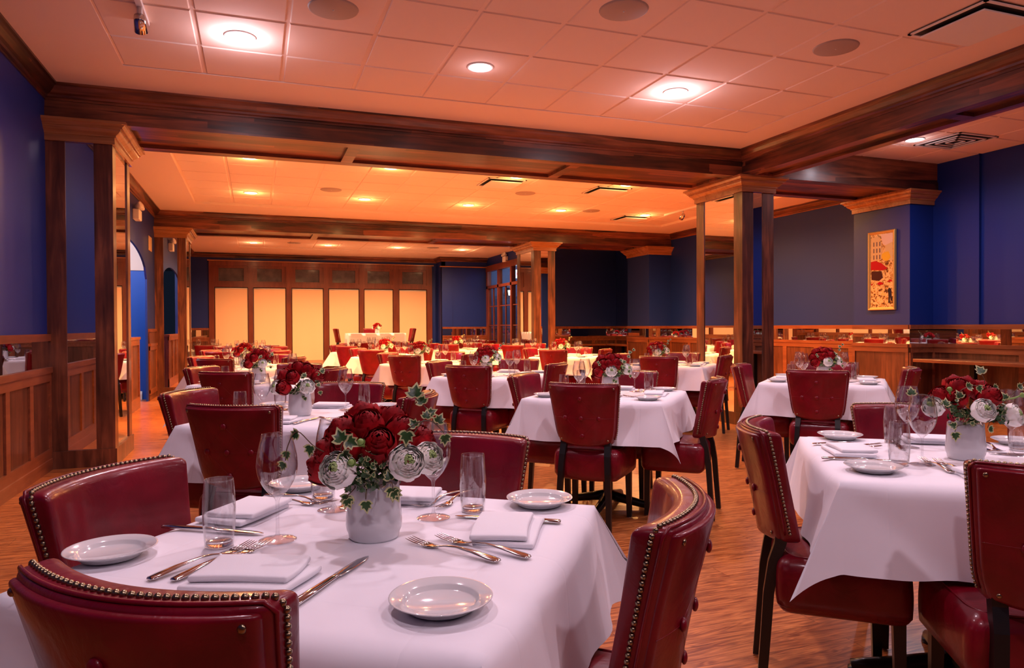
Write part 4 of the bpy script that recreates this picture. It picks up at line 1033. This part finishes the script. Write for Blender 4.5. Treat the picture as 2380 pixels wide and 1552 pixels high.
# bouquet layouts: local x = right, y = away, z from the table
def BQ(kind):
    if kind == 'A':      # roses upper left, one ranunculus front centre, ivy right
        roses = [(-.085, .0, .185), (-.050, -.035, .195), (-.055, .02, .225), (.0, -.02, .232), (.045, .01, .232), (.0, .05, .235), (.075, .03, .205), (-.085, -.035, .145), (-.02, -.055, .20), (.03, -.05, .205)]
        ranc = [(-.005, -.085, .152), (.105, -.02, .160)]
        buds = [(.048, -.082, .150), (.062, -.06, .185)]
        sprigs = [([(.03, -.02, .13), (.09, -.03, .20), (.13, .0, .255), (.155, .01, .28)], [(.35, .2, -1, .2, -.3, 0, 1, 1.1), (.55, .1, -1, .3, .5, 0, 1, .9), (.75, 0, -1, .3, -.4, 0, .9, .95), (1, .2, -1, .2, .3, 0, 1, .8)]),
                  ([(.03, -.04, .12), (.09, -.07, .17), (.12, -.06, .13)], [(.4, .2, -1, .3, 0, 0, 1, 1.0), (.7, .4, -1, 0, .6, 0, -.6, .9), (1, .4, -1, .1, .3, 0, -1, .9)]),
                  ([(.0, -.04, .12), (.01, -.075, .115), (.02, -.082, .095)], [(.8, 0, -1, .2, -.5, 0, -1, .9), (1, .2, -1, .1, .4, 0, -1, .9)]),
                  ([(-.02, -.04, .12), (-.07, -.07, .18), (-.09, -.07, .20)], [(.6, -.2, -1, .2, -.4, 0, .8, .7), (1, -.2, -1, .2, .1, 0, 1, .7)]),
                  ([(.04, -.04, .15), (.06, -.06, .21)], [(.6, 0, -1, .3, -.3, 0, 1, 1.1), (1, .2, -1, .4, .2, 0, 1, 1.0)])]
        fill = [(.06, -.05, .135), (.03, -.06, .125), (-.04, -.05, .125), (.08, -.03, .17), (.0, .0, .15)]
    elif kind == 'B':    # roses front, ranunculus either side
        roses = [(-.012, -.078, .200), (-.055, -.085, .150), (-.07, -.02, .205), (.0, -.02, .240), (.045, -.03, .232), (.02, .04, .235), (-.045, .03, .23), (.085, .0, .20), (-.095, -.01, .165)]
        ranc = [(.062, -.080, .150), (-.100, -.04, .145)]
        buds = [(.02, -.07, .15)]
        sprigs = [([(.03, -.04, .14), (.04, -.08, .18), (.045, -.09, .20)], [(.7, 0, -1, .3, -.2, 0, 1, .9), (1, .2, -1, .3, .4, 0, 1, 1.0)]),
                  ([(.05, -.02, .14), (.10, -.03, .20), (.12, -.02, .22)], [(.5, .1, -1, .3, -.3, 0, 1, 1.0), (.8, .2, -1, .3, .6, 0, .8, 1.0), (1, .1, -1, .3, 0, 0, 1, 1.0)]),
                  ([(.05, -.03, .13), (.10, -.05, .15), (.115, -.05, .13)], [(.6, .2, -1, .3, .3, 0, 1, .9), (1, .3, -1, .0, .2, 0, -1, .9)]),
                  ([(.03, -.04, .12), (.04, -.06, .10)], [(.7, 0, -1, .1, -.4, 0, -1, .7), (1, .2, -1, .1, .3, 0, -1, .8)])]
        fill = [(.01, -.06, .135), (.03, -.055, .15), (-.02, -.05, .12), (.09, -.02, .17), (.0, .0, .15)]
    elif kind == 'C':    # nearest table
        roses = [(-.088, -.01, .185), (-.062, .0, .222), (-.008, -.02, .240), (-.03, .045, .248), (.035, .03, .243), (.06, .0, .222), (-.045, -.045, .198), (.02, -.05, .205), (.095, .02, .200), (-.105, .0, .150), (.0, .08, .235)]
        ranc = [(-.052, -.088, .160), (.080, -.072, .170), (.118, -.03, .172)]
        buds = [(-.005, -.10, .217), (-.022, -.105, .178)]
        sprigs = [([(.05, -.02, .15), (.09, -.03, .225), (.12, -.035, .27), (.095, -.04, .30)], [(.45, .1, -1, .3, -.6, 0, .8, .9), (.65, 0, -1, .4, .7, 0, .5, .9), (.82, .2, -1, .3, -.5, 0, 1, 1.0), (1, -.1, -1, .4, 0, 0, 1, 1.35)]),
                  ([(.04, -.05, .16), (.085, -.085, .24), (.13, -.09, .26), (.16, -.09, .235)], [(.35, 0, -1, .2, -.1, 0, -1, 1.2), (.6, .2, -1, .3, .2, 0, 1, .8), (.8, .2, -1, .2, .5, 0, .9, .9), (1, .5, -1, 0, .1, 0, -1, 1.0)]),
                  ([(-.02, -.06, .14), (-.045, -.10, .20), (-.035, -.11, .225)], [(.55, -.1, -1, .2, .5, 0, -.6, 1.15), (.8, .1, -1, .2, -.4, 0, 1, 1.25), (1, 0, -1, .3, .7, 0, -.3, 1.15)]),
                  ([(-.06, -.03, .17), (-.11, -.05, .20), (-.145, -.06, .235), (-.165, -.06, .205), (-.17, -.06, .175)], [(.3, -.3, -1, .2, -.2, 0, -1, 1.0), (.45, -.2, -1, .2, -.8, 0, -.3, .9), (.8, -.2, -1, 0, 0, 0, -1, .8), (1, -.3, -1, 0, -.5, 0, -1, .85)]),
                  ([(-.03, -.05, .12), (-.025, -.075, .12), (-.04, -.085, .105)], [(.8, 0, -1, .3, -.3, 0, -1, 1.1), (1, .2, -1, .2, .4, 0, -1, .9)]),
                  ([(.02, -.05, .12), (.05, -.08, .135), (.055, -.085, .12)], [(.5, .1, -1, .3, -.3, 0, 1, .9), (.8, .2, -1, .2, 0, 0, -1, 1.15), (1, .3, -1, .1, .5, 0, -1, 1.0)]),
                  ([(.0, -.06, .13), (.0, -.08, .115), (.0, -.085, .10)], [(1, 0, -1, .2, .1, 0, -1, 1.0)])]
        fill = [(.0, -.075, .150), (.0, -.07, .130), (.01, -.075, .175), (-.03, -.06, .13), (.04, -.05, .14), (.0, .0, .15)]
    else:                # D: right-hand near table
        roses = [(-.07, .02, .205), (-.025, .0, .232), (.02, .03, .240), (.055, .02, .225), (.04, -.055, .215), (.09, .03, .195), (-.045, -.02, .20), (.0, .06, .238), (-.09, .03, .18)]
        ranc = [(-.002, -.088, .170), (.115, -.055, .150), (-.125, -.03, .175)]
        buds = [(-.155, -.06, .190), (-.085, -.05, .235), (.15, -.05, .215)]
        sprigs = [([(.0, -.04, .14), (-.06, -.06, .22), (-.02, -.07, .25), (.05, -.06, .24)], [(.3, -.1, -1, .2, -.3, 0, 1, 1.1), (.55, .1, -1, .3, .5, 0, .2, 1.1), (.75, .1, -1, .3, .4, 0, -.8, 1.0), (1, .2, -1, .3, .5, 0, .2, .9)]),
                  ([(.02, -.03, .15), (.03, -.05, .25), (.02, -.05, .285)], [(1, -.1, -1, .4, -.3, 0, 1, 1.3)]),
                  ([(.05, -.03, .15), (.10, -.05, .20), (.16, -.05, .26), (.20, -.05, .29)], [(.35, .1, -1, .2, -.3, 0, 1, 1.0), (.55, .1, -1, .2, .6, 0, .5, 1.0), (.8, .2, -1, .2, .2, 0, -1, .9), (1, .2, -1, .2, .5, 0, .6, .8)]),
                  ([(-.04, -.04, .14), (-.12, -.06, .19), (-.17, -.06, .22), (-.21, -.05, .215)], [(.3, -.2, -1, .2, .2, 0, 1, 1.1), (.55, -.2, -1, .2, -.4, 0, -1, .9), (1, -.3, -1, .2, 0, 0, 1, 1.2)]),
                  ([(-.03, -.05, .12), (-.07, -.07, .12), (-.08, -.07, .10)], [(.6, -.2, -1, .2, -.6, 0, .2, 1.0), (1, -.1, -1, .2, .1, 0, -1, 1.2)]),
                  ([(.04, -.06, .13), (.02, -.08, .115)], [(1, .2, -1, .2, .8, 0, -.5, 1.0)])]
        fill = [(-.06, -.05, .15), (.07, -.06, .14), (.09, -.05, .165), (-.07, -.04, .18), (.05, -.05, .15), (.0, .0, .15), (-.02, -.07, .13)]
    return roses, ranc, buds, sprigs, fill
BQM = {}
def bouquet(kind, loc, rz, label, rich=True):
    r = empty('flower_bouquet', loc, rz, label, 'flowers', 'red rose and white ranunculus bouquets')
    roses, ranc, buds, sprigs, fill = BQ(kind)
    if kind not in BQM: BQM[kind] = ([sprig_mesh(p, l, i) for i, (p, l) in enumerate(sprigs)], filler_mesh(fill, 7))
    C = Vector((0, .01, .12))
    def aim(o, p, back=1.0):
        d = (Vector(p) - C); d.z = d.z * .7 + .02; d.y -= .03 * back
        o.rotation_euler = d.to_track_quat('Z', 'Y').to_euler()
    for i, p in enumerate(roses): o = mobj('rose', ROSES[i % 3], r, p); aim(o, p); o.scale = (1.02,) * 3 if i % 2 else (.95,) * 3
    for i, p in enumerate(ranc): o = mobj('ranunculus', RANC[i % 2], r, p); aim(o, (p[0], p[1] - .07, p[2] + .06)); o.scale = (1.04 - .1 * (i > 1),) * 3
    for i, p in enumerate(buds): o = mobj('flower_bud', BUD, r, p); aim(o, (p[0], p[1] - .05, p[2] + .02))
    for me in BQM[kind][0]: mobj('ivy_sprig', me, r)
    mobj('foliage', BQM[kind][1], r)['kind'] = 'stuff'
    return r

# ------------------------------------------------------------ place the tables
R_BQ = math.radians(-19.9)
# key, centre, rotation deg, phrase, bouquet kind, vase offset, detail level, seats
TABLES = [
 ('T1', (.19, 1.52), -36.5, 'nearest table', 'C', (.045, .0), 2, 'ABCD'),
 ('T2', (2.20, 1.70), -35, 'near table at the right edge', 'D', (.03, .0), 2, 'ABCD'),
 ('T5', (.24, 3.80), -29, 'second left-row table', 'B', (-.03, -.03), 2, 'ABCD'),
 ('T3', (2.20, 4.20), -43, 'second middle-row table', 'A', (.02, .0), 2, 'ABCD'),
 ('T4', (4.36, 4.55), -48, 'table before the painting', 'A', (.0, .0), 2, 'ABCD'),
 ('T6', (.08, 6.30), -30, 'third left-row table', 'B', (-.06, .0), 2, 'ABCD'),
 ('T8', (2.12, 6.30), -42, 'third middle-row table', 'A', (-.09, .0), 1, 'ABCD'),
 ('T11', (4.55, 7.10), -46, 'table left of the free-standing column', 'A', (-.16, .05), 1, 'ABCD'),
 ('T7', (-.10, 8.75), -32, 'fourth left-row table', 'B', (-.03, .0), 1, 'ABCD'),
 ('T9', (2.05, 8.75), -42, 'fourth middle-row table', 'A', (-.12, .0), 1, 'ABCD'),
 ('T12', (4.42, 9.75), -44, 'third right-row table', 'A', (-.10, .0), 1, 'ABCD'),
 ('T14', (-.15, 11.2), -34, 'fifth left-row table', None, (0, 0), 0, 'ABCD'),
 ('T10', (1.98, 11.0), -40, 'fifth middle-row table', 'A', (-.10, .0), 0, 'ABCD'),
 ('T17', (4.75, 12.4), -42, 'fourth right-row table', None, (0, 0), 0, 'ABCD'),
 ('T15', (-.1, 13.6), -34, 'sixth left-row table', None, (0, 0), 0, 'ABCD'),
 ('T16', (1.9, 13.3), -40, 'sixth middle-row table', None, (0, 0), 0, 'ABCD'),
 ('T13', (3.85, 13.6), -40, 'far table by the second column', 'A', (-.1, .0), 0, 'ABCD'),
 ('T19', (-.95, 15.45), 4, 'far left table by the wall', None, (0, 0), 0, 'ABC'),
 ('T20', (2.6, 16.0), -40, 'far middle table below the windows', None, (0, 0), 0, 'ABCD'),
 ('T21', (5.0, 16.9), -40, 'far table beside the glazed partition', None, (0, 0), 0, 'ABCD'),
]
SEATN = {'A': 'near', 'B': 'left', 'C': 'right', 'D': 'far'}
# per-chair adjustments: (extra out, sideways, extra yaw deg)
ADJ = {('T1', 'A'): (-.03, .012, -2), ('T1', 'B'): (.01, .03, 4), ('T1', 'C'): (.045, .06, 0), ('T1', 'D'): (.10, .02, 0),
       ('T2', 'B'): (.02, .10, -2), ('T2', 'A'): (.085, .02, 0), ('T5', 'A'): (.0, -.05, 0), ('T5', 'B'): (.06, .0, 0),
       ('T3', 'A'): (0, .02, 0), ('T3', 'C'): (.07, .045, 0), ('T4', 'B'): (.04, .0, 0)}
SET = {'plate': (-.31, .10), 'napkin': (0, .115), 'fork': ((-.150, .175), (-.178, .165)), 'knife': (.125, .18), 'wine': (.20, .30), 'tumbler': (.255, .215)}
# nearest table laid as photographed, positions in the table frame
OV = {}
def lay(key, d):
    for k, val in d.items(): OV[(key,) + k] = val
lay('T1', {('A', 'plate'): (-.40, -.235), ('B', 'plate'): (-.375, .375), ('C', 'plate'): (.32, -.29), ('D', 'plate'): (.31, .385),
    ('B', 'wine'): (-.15, -.05), ('C', 'wine'): (.10, .20), ('D', 'wine'): (-.165, .20), ('B', 'tum'): (-.24, -.12), ('C', 'tum'): (.17, .28), ('D', 'tum'): (-.25, .29),
    ('A', 'fork0'): (-.165, -.20, -.12), ('A', 'fork1'): (-.200, -.21, -.20), ('C', 'fork0'): (.285, .012, -.33), ('C', 'fork1'): (.235, -.025, -.33),
    ('B', 'fork0'): (-.31, .225, .05), ('B', 'fork1'): (-.30, .262, -.12), ('D', 'fork0'): (.055, .37, -.25), ('D', 'fork1'): (.09, .375, -.05),
    ('A', 'knife'): (.09, -.225, .0), ('B', 'knife'): (-.325, -.035, .07), ('C', 'knife'): (.27, .225, .05), ('D', 'knife'): (-.155, .335, .0),
    ('A', 'nap'): (-.05, -.27, .1), ('B', 'nap'): (-.345, .105, .0), ('C', 'nap'): (.305, .125, .1), ('D', 'nap'): (-.045, .345, .1)})
lay('T2', {('A', 'plate'): (-.32, -.28), ('B', 'plate'): (-.30, .375), ('C', 'plate'): (.31, -.30), ('D', 'plate'): (.31, .38),
    ('B', 'wine'): (-.145, -.13), ('C', 'wine'): (.20, .13), ('D', 'wine'): (-.10, .215), ('B', 'tum'): (-.218, -.155), ('C', 'tum'): (.26, .235), ('D', 'tum'): (-.125, .32),
    ('A', 'fork0'): (-.075, -.17, .08), ('A', 'fork1'): (-.112, -.15, .10), ('B', 'fork0'): (-.31, .185, -.1), ('B', 'fork1'): (-.30, .215, .15),
    ('B', 'knife'): (-.31, -.10, .03), ('B', 'nap'): (-.33, .04, .05), ('D', 'nap'): (.02, .36, .0)})
for key, (cx, cy), rot, phrase, bq, vo, det, seats in TABLES:
    rz = math.radians(rot); u = Vector((math.cos(rz), math.sin(rz))); v = Vector((-u.y, u.x)); c = Vector((cx, cy))
    t = empty('pedestal_table', (cx, cy, 0), rz, 'square black pedestal table under the white cloth, the %s' % phrase, 'table', 'square pedestal tables')
    mobj('tabletop', TM['top'], t); mobj('pedestal', TM['column'], t); mobj('base', TM['base'], t)
    k = sum(map(ord, key)) % 3
    o = mobj('tablecloth', CLOTHS[k], None, (cx, cy, 0), rz); tag(o, 'square white linen tablecloth with hanging corners on the %s' % phrase, 'tablecloth', 'white tablecloths')
    zt_ = TZ + .0015
    if bq:
        vx = cx + vo[0]; vy = cy + vo[1]
        o = mobj('vase', WM['vase'], None, (vx, vy, zt_)); tag(o, 'white ceramic vase with a scalloped rim on the %s' % phrase, 'vase', 'white vases')
        bouquet(bq, (vx, vy, zt_), R_BQ, 'dark red roses and white ranunculus on the %s' % phrase)
    D = {'A': -v, 'B': -u, 'C': u, 'D': v}
    for s in seats:
        d = D[s]; fw = -d; rt = Vector((fw.y, -fw.x)); eo, es, ey = ADJ.get((key, s), (0, 0, 0))
        p = c + d * (.585 + eo) + rt * es
        yaw = math.atan2(fw.y, fw.x) - PI / 2 + math.radians(ey)
        make_chair('red leather nailhead chair on the %s side of the %s' % (SEATN[s], phrase), 'red leather dining chairs', det > 0, (p.x, p.y, 0), yaw)
        e = c + d * .435
        def W(x, y): q = e + rt * x + fw * y; return (q.x, q.y, zt_)
        def put(nm, me, cat, xy, label, rzz=0, ov=None):
            if ov in OV: a, b, *rr = OV[ov]; q = c + u * a + v * b; L = (q.x, q.y, zt_); rzz = rr[0] if rr else rzz
            else: L = W(*xy)
            o = mobj(nm, me, None, L, math.atan2(fw.y, fw.x) - PI / 2 + rzz); tag(o, label, cat, nm.replace('_', ' ') + 's on the tables'); return o
        tail = ', %s seat of the %s' % (SEATN[s], phrase)
        put('bread_plate', WM['plate'], 'plate', SET['plate'], 'round white bread plate' + tail, ov=(key, s, 'plate'))
        put('folded_napkin', WM['napkin'], 'napkin', SET['napkin'], 'folded white cloth napkin' + tail, .05, ov=(key, s, 'nap'))
        if not (s == 'A' and det == 2):
            put('wine_glass', WM['wine'], 'glass', SET['wine'], 'empty stemmed wine glass' + tail, ov=(key, s, 'wine'))
            put('tumbler', WM['tumbler'], 'glass', SET['tumbler'], 'clear water tumbler' + tail, ov=(key, s, 'tum'))
        if det:
            put('fork', WM['fork'], 'fork', SET['fork'][0], 'steel fork nearer the napkin' + tail, .06, ov=(key, s, 'fork0'))
            put('fork', WM['fork'], 'fork', (SET['fork'][1][0] - .012, SET['fork'][1][1]), 'outer steel fork' + tail, -.08, ov=(key, s, 'fork1'))
            put('knife', WM['knife'], 'knife', SET['knife'], 'steel dinner knife' + tail, -.05, ov=(key, s, 'knife'))

# ------------------------------------------------------------ raised head table before the windows
m = MB(); m.box(1.2, 4.9, 18.0, 20.2, 0, .30); o = m.build('low_platform', woodX); tag(o, 'low wooden platform under the long white table before the windows', 'platform')
HT = empty('banquet_table', (3.0, 19.0, .30), 0, 'long table on the platform under a white cloth before the windows', 'table')
m = MB(); m.box(-.72, .72, -.36, .36, .71, .735); m.build('tabletop', blackW, HT)
for sx in (-1, 1):
    for sy in (-1, 1): m = MB(); m.box(sx * .6 - .02, sx * .6 + .02, sy * .3 - .02, sy * .3 + .02, 0, .71); m.build('leg', blackI, HT)
m = MB(); hx, hy = .75, .39
def hc(u, v):
    a = u * 4; s = int(a) % 4; f = a - int(a)
    P4 = [(-hx, -hy), (hx, -hy), (hx, hy), (-hx, hy)]; p, q = P4[s], P4[(s + 1) % 4]
    x, y = p[0] + (q[0] - p[0]) * f, p[1] + (q[1] - p[1]) * f
    k = 1 + .03 * v + .01 * math.sin(u * 60) * v
    return (x * k, y * k, .74 - .60 * v)
m.grid(hc, 80, 8, closeu=True); m.grid(lambda u, v: (-hx + 2 * hx * u, -hy + 2 * hy * v, .74), 4, 4)
o = m.build('tablecloth', clothM, None, True, (3.0, 19.0, .30)); tag(o, 'long white tablecloth on the raised far table before the windows', 'tablecloth', 'white tablecloths')
o = mobj('vase', WM['vase'], None, (3.05, 19.0, 1.0415)); tag(o, 'small white vase on the raised far table', 'vase', 'white vases')
bouquet('B', (3.05, 19.0, 1.0415), R_BQ, 'small bouquet of red roses on the raised far table before the windows')
for (x, y, a, l) in ((2.0, 19.0, -PI / 2, 'left end'), (4.0, 19.0, PI / 2, 'right end'), (3.0, 19.72, PI, 'window side')):
    make_chair('red leather dining chair at the %s of the raised far table' % l, 'red leather dining chairs', False, (x, y, .30), a)
